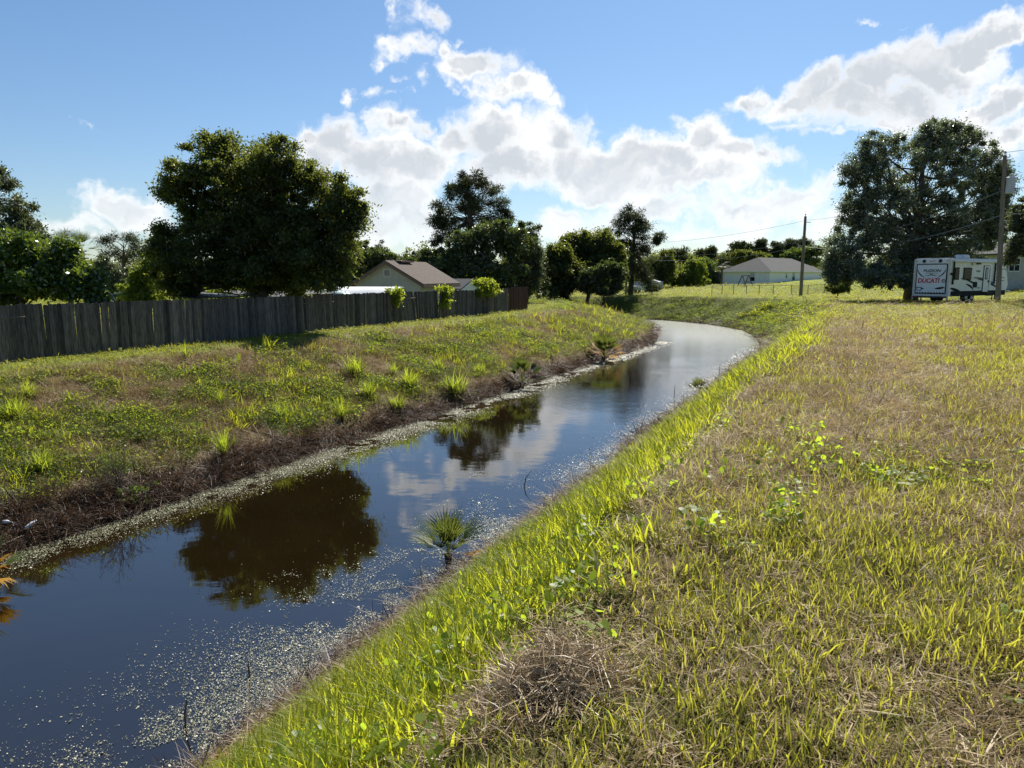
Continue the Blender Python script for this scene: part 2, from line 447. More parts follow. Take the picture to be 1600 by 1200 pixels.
def build_water():
    L, Rr = [], []
    n = len(CL)
    for k in range(n):
        a = CL[max(k - 1, 0)]; b = CL[min(k + 1, n - 1)]
        d = (b - a) / np.linalg.norm(b - a); nrm = np.array([d[1], -d[0]])
        L.append(CL[k] - nrm * 5.2); Rr.append(CL[k] + nrm * 5.2)
    V = []; fs = []
    for k in range(n):
        V += [(L[k][0], L[k][1], WATER), (Rr[k][0], Rr[k][1], WATER)]
        if k: fs.append((2 * k - 2, 2 * k - 1, 2 * k + 1, 2 * k))
    me = bpy.data.meshes.new('water'); me.from_pydata(V, [], fs); me.update()
    m, t, o = new_mat('tannin_water')
    P = t.new('ShaderNodeNewGeometry').outputs['Position']
    sp = t.new('ShaderNodeSeparateXYZ'); t.put(sp.inputs[0], P)
    breeze = t.m('MULTIPLY', t.ss(15, 34, t.m('MULTIPLY_ADD', sp.outputs[0], 1.1, sp.outputs[1])), t.ss(.30, .62, t.noise(P, .22, 3)))
    v = t.vm('MULTIPLY', P, (1.0, 1.6, 1.0))
    h = t.m('ADD', t.m('MULTIPLY', t.noise(v, 7, 3, .5), t.m('MULTIPLY_ADD', breeze, t.m('MULTIPLY_ADD', t.ss(34, 58, sp.outputs[1]), -.0015, .0045), .0003)), t.m('MULTIPLY', t.noise(v, .8, 2), .003))
    bn = t.new('ShaderNodeBump'); bn.inputs['Strength'].default_value = 1.0; bn.inputs['Distance'].default_value = 1.0
    t.put(bn.inputs['Height'], h)
    fr = t.new('ShaderNodeFresnel'); fr.inputs['IOR'].default_value = 2.1; t.l.new(bn.outputs[0], fr.inputs['Normal'])
    d = t.new('ShaderNodeBsdfDiffuse'); t.put(d.inputs['Color'], t.mix(t.noise(P, .6, 3), (.006, .0038, .0013), (.012, .0075, .0026)))
    g = t.new('ShaderNodeBsdfGlossy'); t.put(g.inputs['Roughness'], t.m('MULTIPLY_ADD', t.ss(24, 62, sp.outputs[1]), .165, .02)); g.inputs['Color'].default_value = (1, 1, 1, 1)
    t.l.new(bn.outputs[0], g.inputs['Normal'])
    mx = t.new('ShaderNodeMixShader'); t.put(mx.inputs[0], fr.outputs[0])
    t.l.new(d.outputs[0], mx.inputs[1]); t.l.new(g.outputs[0], mx.inputs[2])
    t.l.new(mx.outputs[0], o.inputs['Surface'])
    tag(link('water', me, m), kind='structure')
build_water()
# ------------------------------------------------------------------ plant materials
M_TALL = leafmat('tall_grass_blade', [(0, (.060, .095, .010)), (.55, (.150, .185, .016)), (.85, (.210, .190, .030)), (1, (.270, .150, .045))], (.64, .66, .035), .5, .012, .5, 'INSTANCER', grad=(.10, .085, .022))
M_MOWN = leafmat('mown_grass_blade', [(0, (.070, .100, .020)), (.5, (.155, .185, .030)), (.85, (.260, .225, .060)), (1, (.300, .185, .065))], (.60, .58, .050), .46, .02, .5, 'INSTANCER', grad=(.14, .10, .045))
M_DRY = leafmat('dry_grass_straw', [(0, (.105, .062, .030)), (.5, (.235, .165, .085)), (1, (.470, .370, .220))], (.36, .25, .10), .25, .02, .5, 'INSTANCER')
M_WEED = leafmat('weed_leaf', [(0, (.030, .060, .012)), (.6, (.085, .125, .018)), (1, (.190, .200, .030))], (.38, .46, .035), .45, .012, .5, 'INSTANCER')
M_BROAD = leafmat('creeping_leaf', [(0, (.050, .095, .015)), (.6, (.110, .165, .020)), (1, (.200, .230, .040))], (.48, .62, .035), .52, .02, .45, 'INSTANCER')
M_DEAD = leafmat('dead_stalk', [(0, (.030, .018, .012)), (.6, (.085, .050, .030)), (1, (.190, .130, .080))], (.14, .07, .03), .2, .03, .5, 'INSTANCER')
M_TUFT = leafmat('tussock_blade', [(0, (.050, .090, .012)), (.6, (.120, .165, .020)), (1, (.260, .230, .060))], (.56, .66, .040), .5, .02, .45, grad=(.09, .075, .025))

# ------------------------------------------------------------------ clumps that the ground cover repeats
def blades(n, spread, h, w, bend, seed, lean=0.25, hv=.5, flat=0.0, seg=3):
    r = np.random.default_rng(seed)
    V, Q, T, A = [], [], [], []
    for _ in range(n):
        ang = r.uniform(0, 2 * math.pi); rad = spread * math.sqrt(r.uniform())
        p = np.array([rad * math.cos(ang), rad * math.sin(ang), 0.])
        az = r.uniform(0, 2 * math.pi); d = np.array([math.cos(az), math.sin(az), 0.])
        side = np.array([-d[1], d[0], 0.]); tw = r.uniform(-.7, .7)
        H = h * r.uniform(1 - hv, 1 + hv * .6); el = math.pi / 2 - abs(r.normal(0, lean)) - flat * r.uniform(.6, 1.3)
        b = bend * r.uniform(.2, 1.4); W = w * r.uniform(.7, 1.3)
        base = len(V)
        for k in range(seg + 1):
            f = k / seg
            if k:
                p = p + H / seg * (d * math.cos(el) + np.array([0, 0, math.sin(el)])); el -= b / seg
                if p[2] < .004: p[2] = .004 + .01 * r.uniform()
            wd = W * (1 - f ** 2.2) * (.8 + .4 * min(f * 3, 1)) / 2
            sd = side * math.cos(tw) + d * math.sin(tw) * .6
            if k == seg: V.append(p.copy()); A.append(f)
            else: V += [p - sd * wd, p + sd * wd]; A += [f, f]
        for k in range(seg - 1):
            Q.append((base + 2 * k, base + 2 * k + 1, base + 2 * k + 3, base + 2 * k + 2))
        k = seg - 1; T.append((base + 2 * k, base + 2 * k + 1, base + 2 * seg))
    return np.array(V), Q, T, np.array(A)
def clump_mesh(name, mat, *a, **k):
    V, Q, T, A = blades(*a, **k)
    me = np_mesh(name, V, [np.array(Q).reshape(-1, 4), np.array(T).reshape(-1, 3)], {'along': A})
    me.materials.append(mat)
    return me
def leaf_clump(name, mat, n, spread, h, size, seed, round_=.8):
    r = np.random.default_rng(seed); V, Fc = [], []
    for _ in range(n):
        ang = r.uniform(0, 2 * math.pi); rad = spread * math.sqrt(r.uniform())
        c = np.array([rad * math.cos(ang), rad * math.sin(ang), h * r.uniform(.15, 1) * (1 - .5 * (rad / spread) ** 2)])
        az = r.uniform(0, 2 * math.pi); tilt = r.uniform(-.1, 1.15)
        d = np.array([math.cos(az) * math.cos(tilt), math.sin(az) * math.cos(tilt), math.sin(tilt)])
        s = np.cross(d, [0, 0, 1]); s /= np.linalg.norm(s); nrm = np.cross(s, d)
        L = size * r.uniform(.6, 1.25); b = len(V)
        for (u, v, w) in ((0, 0, 0), (.12, .34, .03), (.5, .5, -.02), (.82, .28, -.06), (1, 0, -.1), (.82, -.28, -.06), (.5, -.5, -.02), (.12, -.34, .03)):
            V.append(c + d * L * u + s * L * v * round_ + nrm * L * w)
        Fc += [(b, b + 1, b + 2, b + 3), (b, b + 3, b + 4, b + 5), (b, b + 5, b + 6, b + 7)]
    me = np_mesh(name, np.array(V), [np.array(Fc)], {'along': np.ones(len(V))})
    me.materials.append(mat)
    return me
def kit(meshes):
    c = bpy.data.collections.new('clump_kit')
    for m in meshes: c.objects.link(bpy.data.objects.new(m.name, m))
    return c
K_TALL = kit([clump_mesh('tall_clump', M_TALL, 13, .09, .30, .010, .9, 100 + i, .22, .5) for i in range(5)])
K_MOWN = kit([clump_mesh('mown_clump', M_MOWN, 11, .075, .092, .0050, .9, 200 + i, .35, .55) for i in range(6)])
K_DRY = kit([clump_mesh('dry_clump', M_DRY, 22, .13, .13, .0032, .9, 300 + i, .5, .6, .55) for i in range(6)])
K_WEED = kit([leaf_clump('weed_clump', M_WEED, 60, .19, .18, .027, 400 + i, .75) for i in range(5)])
K_VINE = kit([leaf_clump('broad_leaf_clump', M_BROAD, 22, .13, .12, .034, 450 + i, 1.0) for i in range(4)])
K_DEAD = kit([clump_mesh('dead_clump', M_DEAD, 22, .16, .34, .0065, 1.5, 500 + i, .55, .6, .15) for i in range(5)])

def scatter(name, coll, P, scl, tint, lean=.12, nvar=5, label=None):
    """ground cover nobody could count: one object that repeats small clumps on its points"""
    n = len(P)
    me = np_mesh_points(name, P)
    for nm, ty, arr in (('rot', 'FLOAT_VECTOR', np.stack([rng.normal(0, lean, n), rng.normal(0, lean, n), rng.uniform(0, 6.283, n)], 1)),
                        ('scl', 'FLOAT_VECTOR', scl), ('pick', 'INT', rng.integers(0, nvar, n)), ('tint', 'FLOAT', np.clip(tint, 0, 1))):
        at = me.attributes.new(nm, ty, 'POINT')
        at.data.foreach_set('vector' if ty == 'FLOAT_VECTOR' else 'value', np.asarray(arr, np.int32 if ty == 'INT' else np.float32).ravel())
    o = link(name, me); tag(o, kind='stuff')
    g = bpy.data.node_groups.new('repeat_clumps', 'GeometryNodeTree')
    g.interface.new_socket('Geometry', in_out='INPUT', socket_type='NodeSocketGeometry')
    g.interface.new_socket('Geometry', in_out='OUTPUT', socket_type='NodeSocketGeometry')
    N = g.nodes; L = g.links
    gi = N.new('NodeGroupInput'); go = N.new('NodeGroupOutput')
    ip = N.new('GeometryNodeInstanceOnPoints'); ci = N.new('GeometryNodeCollectionInfo')
    ci.inputs['Collection'].default_value = coll; ci.inputs['Separate Children'].default_value = True; ci.inputs['Reset Children'].default_value = True
    def at(nm, ty):
        a = N.new('GeometryNodeInputNamedAttribute'); a.data_type = ty; a.inputs['Name'].default_value = nm
        return [s for s in a.outputs if s.enabled and s.name == 'Attribute'][0]
    e = N.new('FunctionNodeEulerToRotation'); L.new(at('rot', 'FLOAT_VECTOR'), e.inputs[0])
    L.new(gi.outputs[0], ip.inputs['Points']); L.new(ci.outputs[0], ip.inputs['Instance']); ip.inputs['Pick Instance'].default_value = True
    L.new(at('pick', 'INT'), ip.inputs['Instance Index']); L.new(e.outputs[0], ip.inputs['Rotation']); L.new(at('scl', 'FLOAT_VECTOR'), ip.inputs['Scale'])
    L.new(ip.outputs[0], go.inputs[0])
    md = o.modifiers.new('ground_cover', 'NODES'); md.node_group = g
    return o
def np_mesh_points(name, P):
    me = bpy.data.meshes.new(name); me.vertices.add(len(P)); me.vertices.foreach_set('co', np.asarray(P, np.float32).ravel()); me.update()
    return me
def field(n, r0, r1, az=50, cap=None, pw=0.0):
    """points thinning out with distance; cap = most per square metre"""
    u = rng.uniform(size=n)
    r = r0 * (r1 / r0) ** u
    a = rng.uniform(-RAD(az), RAD(az), n)
    dens = n / (math.log(r1 / r0) * 2 * RAD(az) * r * r)
    if cap:
        keep = rng.uniform(size=n) < np.minimum(1, cap / dens)
        r, a = r[keep], a[keep]
    x, y = r * np.sin(a), r * np.cos(a)
    q = canal(x, y); z = terrain(x, y, q)
    return x, y, z, q, r
def cut(arrs, m): return [a[m] for a in arrs]
def sink(x, y, z, d=.01): return np.stack([x, y, z - d], 1)

# --- right bank : tall lush grass
D = field(190000, 1.4, 75, 56, 190)
x, y, z, q, r = D
edge = 8.55 + .8 * (fbm(x * .55, y * .55, 41) - .5) * 2
w = sstep(4.25, 4.6, q) * (1 - sstep(edge - .5, edge + .5, q)) * (.55 + .45 * sstep(.3, .55, fbm(x * .9, y * .9, 42)))
D = cut(D, (rng.uniform(size=len(x)) < w) & (q > 0)); x, y, z, q, r = D
hh = (.24 + .64 * sstep(4.5, 7.4, q)) * rng.uniform(.65, 1.25, len(x)) * (.75 + .5 * fbm(x * .7, y * .7, 43)) * (1 - .35 * sstep(7.9, 9.3, q))
hh = hh * (1 - .35 * sstep(30, 50, y))
g = 1 + r / 14
tn = .30 + .35 * rng.uniform(size=len(x)) + .42 * (1 - sstep(4.4, 5.5, q)) + .55 * (fbm(x * .8, y * .8, 44) - .5)
scatter('tall_bank_grass', K_TALL, sink(x, y, z), np.stack([g * np.sqrt(np.clip(hh * 1.5, .1, 1)), g * np.sqrt(np.clip(hh * 1.5, .1, 1)), hh * (1 + r / 160)], 1), tn, .14)

# --- right side : mown grass on the flat, with patches
D = field(300000, 1.2, 130, 56, 340)
x, y, z, q, r = D
patch = fbm(x * .45, y * .45, 51); fine = fbm(x * 1.7, y * 1.7, 52)
trk = np.exp(-((q - 11.5 - 1.5 * (fbm(x * .08, y * .08, 4) - .5)) / .9) ** 2) * sstep(8, 12, y) * sstep(.40, .55, fbm(x * .8, y * .8, 58)) * (1 - sstep(26, 34, y))
w = sstep(8.3, 9.5, q) * (.36 + .64 * sstep(.40, .60, .55 * patch + .45 * fine + .10 * sstep(10.7, 13.7, q) - .05 * (1 - sstep(9.2, 11.7, q)))) * (1 - .75 * trk)
w = w * (1 - .6 * np.exp(-((q - 10.3) / 1.3) ** 2) * sstep(4, 7, r))
w = np.maximum(w, (.75 * sstep(18, 38, y) + .22 * sstep(9, 18, y) + .25 * sstep(12.5, 15, q) * sstep(8, 14, y) * (1 - trk)) * (q > 8.6))
D = cut(D, (rng.uniform(size=len(x)) < w) & (q > 8.0)); x, y, z, q, r = D
g = 1 + r / 13
hh = rng.uniform(.55, 1.5, len(x)) * (.75 + .6 * fbm(x * .9, y * .9, 53)) * (1 + r / 120) * (1 - .45 * sstep(22, 42, y))
hh = hh * np.where(rng.uniform(size=len(x)) < .06, 1.5, 1)
tn = .26 + .42 * rng.uniform(size=len(x)) + .8 * (fbm(x * .5, y * .5, 54) - .5) + .16 * (1 - sstep(28, 45, y))
scatter('mown_grass', K_MOWN, sink(x, y, z), np.stack([g, g, hh], 1), tn, .2, 6)

# --- dry straw lying between
D = field(280000, 1.2, 60, 56, 300)
x, y, z, q, r = D
w = sstep(8.0, 9.3, q) * (.22 + .60 * sstep(.62, .40, fbm(x * .45, y * .45, 51))) * (1 - .9 * sstep(14, 36, y)) * (1 - .7 * np.exp(-((q - 11.5 - 1.5 * (fbm(x * .08, y * .08, 4) - .5)) / .9) ** 2) * sstep(8, 12, y))
w = np.maximum(w, .12 * (q > 4.3))
D = cut(D, (rng.uniform(size=len(x)) < w) & (q > 4.2)); x, y, z, q, r = D
g = (1 + r / 13) * rng.uniform(.7, 1.3, len(x))
tn = rng.uniform(.25, 1.0, len(x)) + .9 * (fbm(x * .8, y * .8, 57) - .5)
scatter('dry_grass', K_DRY, sink(x, y, z), np.stack([g, g, rng.uniform(.4, 1.15, len(x)) * (1 + r / 60)], 1), tn, .25, 6)

# --- broad leaves creeping along the ridge near the camera
D = field(70000, 1.6, 26, 56, 60)
x, y, z, q, r = D
w = (1.0 + 1.3 * (r < 6)) * np.exp(-((q - 7.5) / .9) ** 2) * (r < 9.5) * sstep(.53, .62, fbm(x * .6 + 3, y * .6, 61)) + .7 * np.exp(-((q - 10.9) / 1.2) ** 2) * sstep(.55, .63, fbm(x * .7 + 9, y * .7, 62)) * (r < 9)
D = cut(D, (rng.uniform(size=len(x)) < w * .55) & (q > 4.6)); x, y, z, q, r = D
sc = rng.uniform(.7, 1.3, len(x))
scatter('creeping_broad_leaves', K_VINE, sink(x, y, z, -.02), np.stack([sc, sc, sc * rng.uniform(.8, 2.2, len(x)) * (1 - .6 * sstep(9.7, 10.7, q))], 1), .35 + .5 * rng.uniform(size=len(x)), .2, 4)

# --- dark dead stalks along both waterlines
D = field(150000, 3, 80, 56, 80)
x, y, z, q, r = D
aq = np.abs(q)
wl = (q < 0) * sstep(3.5, 3.7, aq) * (1 - sstep(3.85 + .35 * sstep(24, 14, np.hypot(x, y)), 4.4 + .5 * sstep(24, 14, np.hypot(x, y)), aq + 1.2 * (fbm(x * .5, y * .5, 71) - .5)))
wr = (q > 0) * sstep(4.2, 4.35, aq) * (1 - sstep(4.8, 5.5, aq)) * sstep(.30, .50, fbm(x * .8, y * .8, 72))
D = cut(D, rng.uniform(size=len(x)) < np.maximum(wl, wr * .8)); x, y, z, q, r = D
g = 1 + r / 22
hh = rng.uniform(.5, 1.15, len(x)) * np.where(q > 0, .62, .55 + .35 * sstep(24, 14, r))
scatter('dead_waterside_stalks', K_DEAD, sink(x, y, np.maximum(z, WATER)), np.stack([g, g, hh], 1), rng.uniform(0, .8, len(x)) + .5 * (fbm(x, y, 73) - .5), .35)

# --- left bank : low leafy weeds, dry thatch, thin grass
D = field(150000, 6, 100, 56, 60)
x, y, z, q, r = D; ql = -q
n = fbm(x * .5, y * .5, 81); n2 = fbm(x * 1.5, y * 1.5, 82)
w = sstep(4.2, 5.0, ql) * (1 - sstep(10.0, 11.3, ql)) * sstep(.37, .55, .55 * n + .45 * n2 - .06 * sstep(8, 10.5, ql))
w = np.maximum(w, .95 * (ql > 4.2) * (ql < 12.2) * sstep(52, 62, y) * sstep(.25, .5, n2))
w = np.maximum(w, .9 * (q > 4.3) * (q < 9.1) * sstep(46, 58, y) * sstep(.3, .55, n2))
D = cut(D, rng.uniform(size=len(x)) < w); x, y, z, q, r = D
g = (.75 + r / 34) * rng.uniform(.7, 1.25, len(x))
g = g * np.where(rng.uniform(size=len(x)) < .12, 1.7, 1)
tn = .08 + .55 * rng.uniform(size=len(x)) + 1.1 * (fbm(x * .7, y * .7, 83) - .5) + .18 * sstep(46, 60, y)
scatter('low_bank_weeds', K_WEED, sink(x, y, z), np.stack([g, g, g * rng.uniform(.5, 1.0, len(x)) * (1 - .35 * sstep(40, 60, y))], 1), tn, .2)
D = field(150000, 6, 90, 56, 70)
x, y, z, q, r = D; ql = -q
w = sstep(4.1, 5.0, ql) * (1 - sstep(10.4, 11.1, ql)) * (.30 + .6 * sstep(.6, .4, fbm(x * .5, y * .5, 81)))
D = cut(D, rng.uniform(size=len(x)) < w); x, y, z, q, r = D
g = (1 + r / 16) * rng.uniform(.7, 1.3, len(x))
scatter('bank_thatch', K_DRY, sink(x, y, z), np.stack([g, g, rng.uniform(.6, 1.7, len(x)) * (1 + r / 60)], 1), rng.uniform(-.1, .75, len(x)) + .8 * (fbm(x * .6, y * .6, 84) - .5), .3, 6)
D = field(130000, 6, 150, 56, 90)
x, y, z, q, r = D; ql = -q
lawn = sstep(10.4, 11.2, ql)
w = np.maximum(lawn * .95, (ql > 4.5) * .45 * sstep(.45, .62, fbm(x * .6 + 5, y * .6, 86)))
D = cut(D, rng.uniform(size=len(x)) < w); x, y, z, q, r = D; ql = -q
lawn = sstep(10.4, 11.2, ql)
g = 1 + r / 13
hh = rng.uniform(.6, 1.3, len(x)) * np.where(lawn > .5, 1.0, 2.0) * (1 + r / 160)
scatter('bank_top_grass', K_MOWN, sink(x, y, z), np.stack([g, g, hh], 1), .22 + .42 * rng.uniform(size=len(x)) + .4 * (fbm(x * .5, y * .5, 87) - .5) - .34 * lawn, .2, 6)

D = field(60000, 6, 70, 56, 30)
x, y, z, q, r = D; ql = -q
w = sstep(4.6, 5.4, ql) * (1 - sstep(9.8, 11, ql)) * sstep(.50, .66, .5 * fbm(x * .4 + 7, y * .4, 95) + .5 * fbm(x * 1.3, y * 1.3, 96)) * .8
D = cut(D, rng.uniform(size=len(x)) < w); x, y, z, q, r = D
g = (.8 + r / 30) * rng.uniform(.7, 1.3, len(x))
scatter('rank_bank_grass', K_TALL, sink(x, y, z), np.stack([g, g, g * rng.uniform(.35, .9, len(x))], 1), .1 + .6 * rng.uniform(size=len(x)) + .5 * (fbm(x * .6, y * .6, 97) - .5), .25)

# --- floating scum and duckweed
def build_scum():
    n = 2200000
    s = np.concatenate([rng.uniform(-4, 54, n // 2), -4 + 58 * rng.uniform(size=n // 2) ** 2]); t = rng.uniform(-13.8, -5.8, n)
    pre = rng.uniform(size=n) < np.maximum(np.exp(-((-5.7 - t) / 1.9) ** 2), np.exp(-((t + 13.6) / 1.1) ** 2)) + .04; s, t = s[pre], t[pre]
    x, y = s * DX + t * NX, s * DY + t * NY
    dl = t + 13.6; dr = -5.7 - t
    nz = fbm(x * .9, y * .9, 91); fz = fbm(x * 3.2, y * 3.2, 92); ff = fbm(x * 9, y * 9, 93, 2)
    wr = np.exp(-(dr / (.80 + .95 * np.exp(-((s - 7) / 7) ** 2))) ** 2) * sstep(.43, .60, .6 * nz + .35 * fz + .15 * ff) * (.35 + .65 * np.exp(-((s - 5) / 9) ** 2))
    wl = np.exp(-((dl - .05) / (.70 + .65 * sstep(9, 16, s) * (1 - sstep(24, 34, s)))) ** 2) * sstep(.36, .52, .5 * nz + .5 * fz)
    isl = sum(np.exp(-(((x - ax) ** 2 + (y - ay) ** 2) / rr ** 2)) for ax, ay, rr in
              [on_level(px, py, WATER) + (rr,) for px, py, rr in ((453, 900, .22), (745, 742, .20), (545, 778, .22), (200, 1080, .15), (512, 893, .12), (690, 790, .08), (530, 790, .1), (828, 640, .2), (835, 672, .15))])
    w = np.maximum(np.maximum(wr, wl), isl * sstep(.35, .5, ff))
    keep = rng.uniform(size=len(x)) < w
    x, y, s = x[keep], y[keep], s[keep]; m = len(x)
    k = np.arange(6) / 6 * 2 * math.pi
    dist = np.hypot(x, y)
    sz = rng.uniform(.0020, .0052, m) * (1 + dist / 14) * np.where(rng.uniform(size=m) < .06, 1.9, 1)
    rot = rng.uniform(0, 6.28, m); asp = rng.uniform(.45, 1, m)
    cx = np.cos(k)[None] * sz[:, None]; cyy = np.sin(k)[None] * (sz * asp)[:, None]
    X = x[:, None] + cx * np.cos(rot)[:, None] - cyy * np.sin(rot)[:, None]
    Y = y[:, None] + cx * np.sin(rot)[:, None] + cyy * np.cos(rot)[:, None]
    tx, ty = rng.normal(0, .20, m), rng.normal(0, .20, m)
    Z = WATER + .009 + (X - x[:, None]) * tx[:, None] + (Y - y[:, None]) * ty[:, None] + rng.uniform(0, .004, m)[:, None]
    V = np.stack([X, Y, Z], -1).reshape(-1, 3)
    f = (np.arange(m) * 6)[:, None] + np.arange(6)[None]
    me = np_mesh('floating_duckweed', V, [f], {'tint': np.repeat(rng.uniform(size=m), 6)})
    mt, tt, o = new_mat('wet_scum')
    b = tt.new('ShaderNodeBsdfPrincipled')
    tt.put(b.inputs['Base Color'], tt.ramp(tt.attr('tint'), [(0, (.07, .085, .025)), (.5, (.22, .22, .12)), (.85, (.40, .38, .28)), (1, (.62, .58, .46))]))  # dull green leaf tones; the pale end paints sun glitter into the fleck colour
    b.inputs['Roughness'].default_value = .5; b.inputs['Specular IOR Level'].default_value = .4
    tt.l.new(b.outputs[0], o.inputs['Surface'])
    tag(link('floating_duckweed', me, mt), kind='stuff')
build_scum()
# ------------------------------------------------------------------ trees
OAKL = leafmat('oak_leaf', [(0, (.018, .030, .008)), (.6, (.040, .060, .014)), (1, (.095, .110, .028))], (.30, .34, .040), .34, .03, .4)
BROADL = leafmat('bright_broad_leaf', [(0, (.025, .050, .010)), (.6, (.060, .105, .015)), (1, (.130, .170, .030))], (.24, .33, .030), .32, .06, .32)
DARKBL = leafmat('dark_broad_leaf', [(0, (.020, .034, .009)), (.6, (.042, .062, .016)), (1, (.085, .100, .030))], (.20, .26, .040), .30, .06, .33)
WILLOWL = leafmat('willow_oak_leaf', [(0, (.056, .070, .036)), (.6, (.112, .130, .070)), (1, (.185, .195, .115))], (.24, .30, .110), .30, .08, .35)
GREYL = leafmat('grey_green_leaf', [(0, (.035, .048, .022)), (.6, (.070, .085, .040)), (1, (.125, .135, .070))], (.20, .24, .070), .28, .05, .4)
PINEL = leafmat('pine_needle', [(0, (.020, .032, .014)), (.6, (.045, .060, .022)), (1, (.085, .085, .038))], (.12, .14, .035), .2, .03, .45)
SHRUBL = leafmat('shrub_leaf', [(0, (.050, .080, .012)), (.6, (.110, .150, .018)), (1, (.200, .210, .035))], (.36, .44, .035), .36, .03, .4)
VINEL = leafmat('vine_leaf', [(0, (.060, .095, .012)), (.6, (.140, .180, .020)), (1, (.260, .260, .040))], (.50, .58, .040), .44, .03, .4)
BARK = pmat('bark', (.095, .078, .062), .9, .4, 4, .8, stretch=(3, 3, .6))
PINEBARK = pmat('pine_bark', (.12, .085, .065), .9, .4, 4, .8, stretch=(3, 3, .8))

def leaf_cloud(r, C, R, per, size, asp, droop=0.0, inner=.35, tuft=False):
    """leaves filling soft clumps at C with radii R"""
    n = len(C) * per
    c = np.repeat(C, per, 0); rad = np.repeat(R, per)
    u = r.normal(size=(n, 3)); u /= np.linalg.norm(u, axis=1)[:, None]
    f = np.abs(r.normal(.5, .34 - .12 * inner, n)) * 1.12
    st_ = np.repeat(r.uniform(.65, 1.35, (len(C), 3)) * np.array([1.1, 1.1, .85]), per, 0)
    p = c + u * (rad * f)[:, None] * st_
    a = u * (1.6 if tuft else .5) + r.normal(size=(n, 3)) * (.45 if tuft else .8)
    a[:, 2] -= droop
    a /= np.linalg.norm(a, axis=1)[:, None]
    s = np.cross(a, r.normal(size=(n, 3))); s /= np.linalg.norm(s, axis=1)[:, None]
    L = size * r.uniform(.6, 1.35, n)[:, None]; W = L * asp
    V = np.stack([p, p + a * L * .45 + s * W * .5, p + a * L, p + a * L * .45 - s * W * .5], 1).reshape(-1, 3)
    T = np.repeat(np.clip(np.repeat(r.uniform(.15, .7, len(C)), per) + r.normal(0, .18, n), 0, 1), 4)
    return V, np.arange(n * 4).reshape(-1, 4), T
def limb_path(r, a, b, sag=.12, n=5):
    a = np.array(a, float); b = np.array(b, float); L = np.linalg.norm(b - a)
    out = []
    k = r.normal(0, .06, 3) * L
    for i in range(n + 1):
        f = i / n
        p = a + (b - a) * f
        p = p + k * math.sin(f * math.pi) + np.array([0, 0, -sag * L * math.sin(f * math.pi)]) + r.normal(0, .012, 3) * L * (0 < i < n)
        out.append(tuple(p))
    return out
def tree(name, label, px, Y, ells, mat, size=.17, asp=.5, per=300, lobe=.9, n=100, trunk=.3, bark=BARK, fork=.3, limbs=26, cat='tree', group=None,
         seed=1, droop=.15, tuft=False, deep=.8, inner=.35, cover=None, lean=0.0):
    """ells: (column, row, half width, half height[, depth offset]) of the crown's masses, each put at its own distance"""
    r = np.random.default_rng(seed)
    x0, _, z0 = place(px, Y)
    e = thing(name, label, cat, (x0, Y, z0), 0, group)
    if tuft: n = int(n * 1.25); per = int(per * 1.25); asp *= 1.35; lobe *= .72
    else: n = int(n * 3.2); per = int(per * .95); lobe *= .66
    C, R = [], []
    area = sum(a[2] * a[3] for a in ells)
    for k, el in enumerate(ells):
        cx, cy, rx, ry = el[:4]; Yc = Y + (el[4] if len(el) > 4 else 0)
        zc = zat(cy, Yc); xc = xat(cx, Yc, zc); w = rx / F * Yc; h = ry / F * Yc; dp = min(w, 1.3 * h + 1.0) * deep
        m = max(4, int(round(n * rx * ry / area)))
        u = r.normal(size=(m, 3)); u /= np.linalg.norm(u, axis=1)[:, None]
        f = r.uniform(.25, 1.12, m) ** .6
        lr = np.minimum(lobe * r.uniform(.35, 1.35, m) * np.where(f > .98, .6, 1), .5 * min(w, h) + .2)
        rr = np.maximum(np.array([w, dp, h])[None] - lr[:, None] * .7, .05)
        C.append(np.array([xc - x0, Yc - Y, zc - z0]) + u * rr * f[:, None]); R.append(lr)
    C = np.concatenate(C); R = np.concatenate(R)
    C[:, 2] = np.maximum(C[:, 2], R * .6)
    V, Q, T = leaf_cloud(r, C, R, per, size, asp, droop, inner, tuft)
    link('crown', np_mesh('crown', V, [Q], {'tint': T}), mat, e)
    top = C[:, 2].max(); mid = C.mean(0)
    b = MB()
    hf = top * fork
    fx = np.array([mid[0] * .35 + lean, mid[1] * .3, hf])
    tip = np.array([mid[0] * .8 + lean, mid[1] * .8, top * .9])
    P = [(0, 0, -.2), (fx[0] * .3, fx[1] * .3, hf * .4), tuple(fx), tuple(fx * .45 + tip * .55 + np.array([.0, 0, 0])), tuple(tip)]
    b.tube(P, [trunk * 1.3, trunk * 1.05, trunk * .9, trunk * .5, trunk * .08], 9)
    idx = r.permutation(len(C))[:limbs]
    for i in idx:
        f = r.uniform(.0, .8); a = fx * (1 - f) + tip * f
        if C[i][2] < a[2] - .3: a = fx + (tip - fx) * max(0., min(.3, (C[i][2] - hf) / max(top - hf, .1)))
        L = np.linalg.norm(C[i] - a); r0 = min(trunk * (.42 - .27 * f), .017 * L + .012)
        b.tube(limb_path(r, a, C[i], -.05 if tuft else .06), [r0, r0 * .8, r0 * .62, r0 * .45, r0 * .3, r0 * .12], 6, cap=False)
    b.build('trunk', bark, e, smooth=True)
    return e

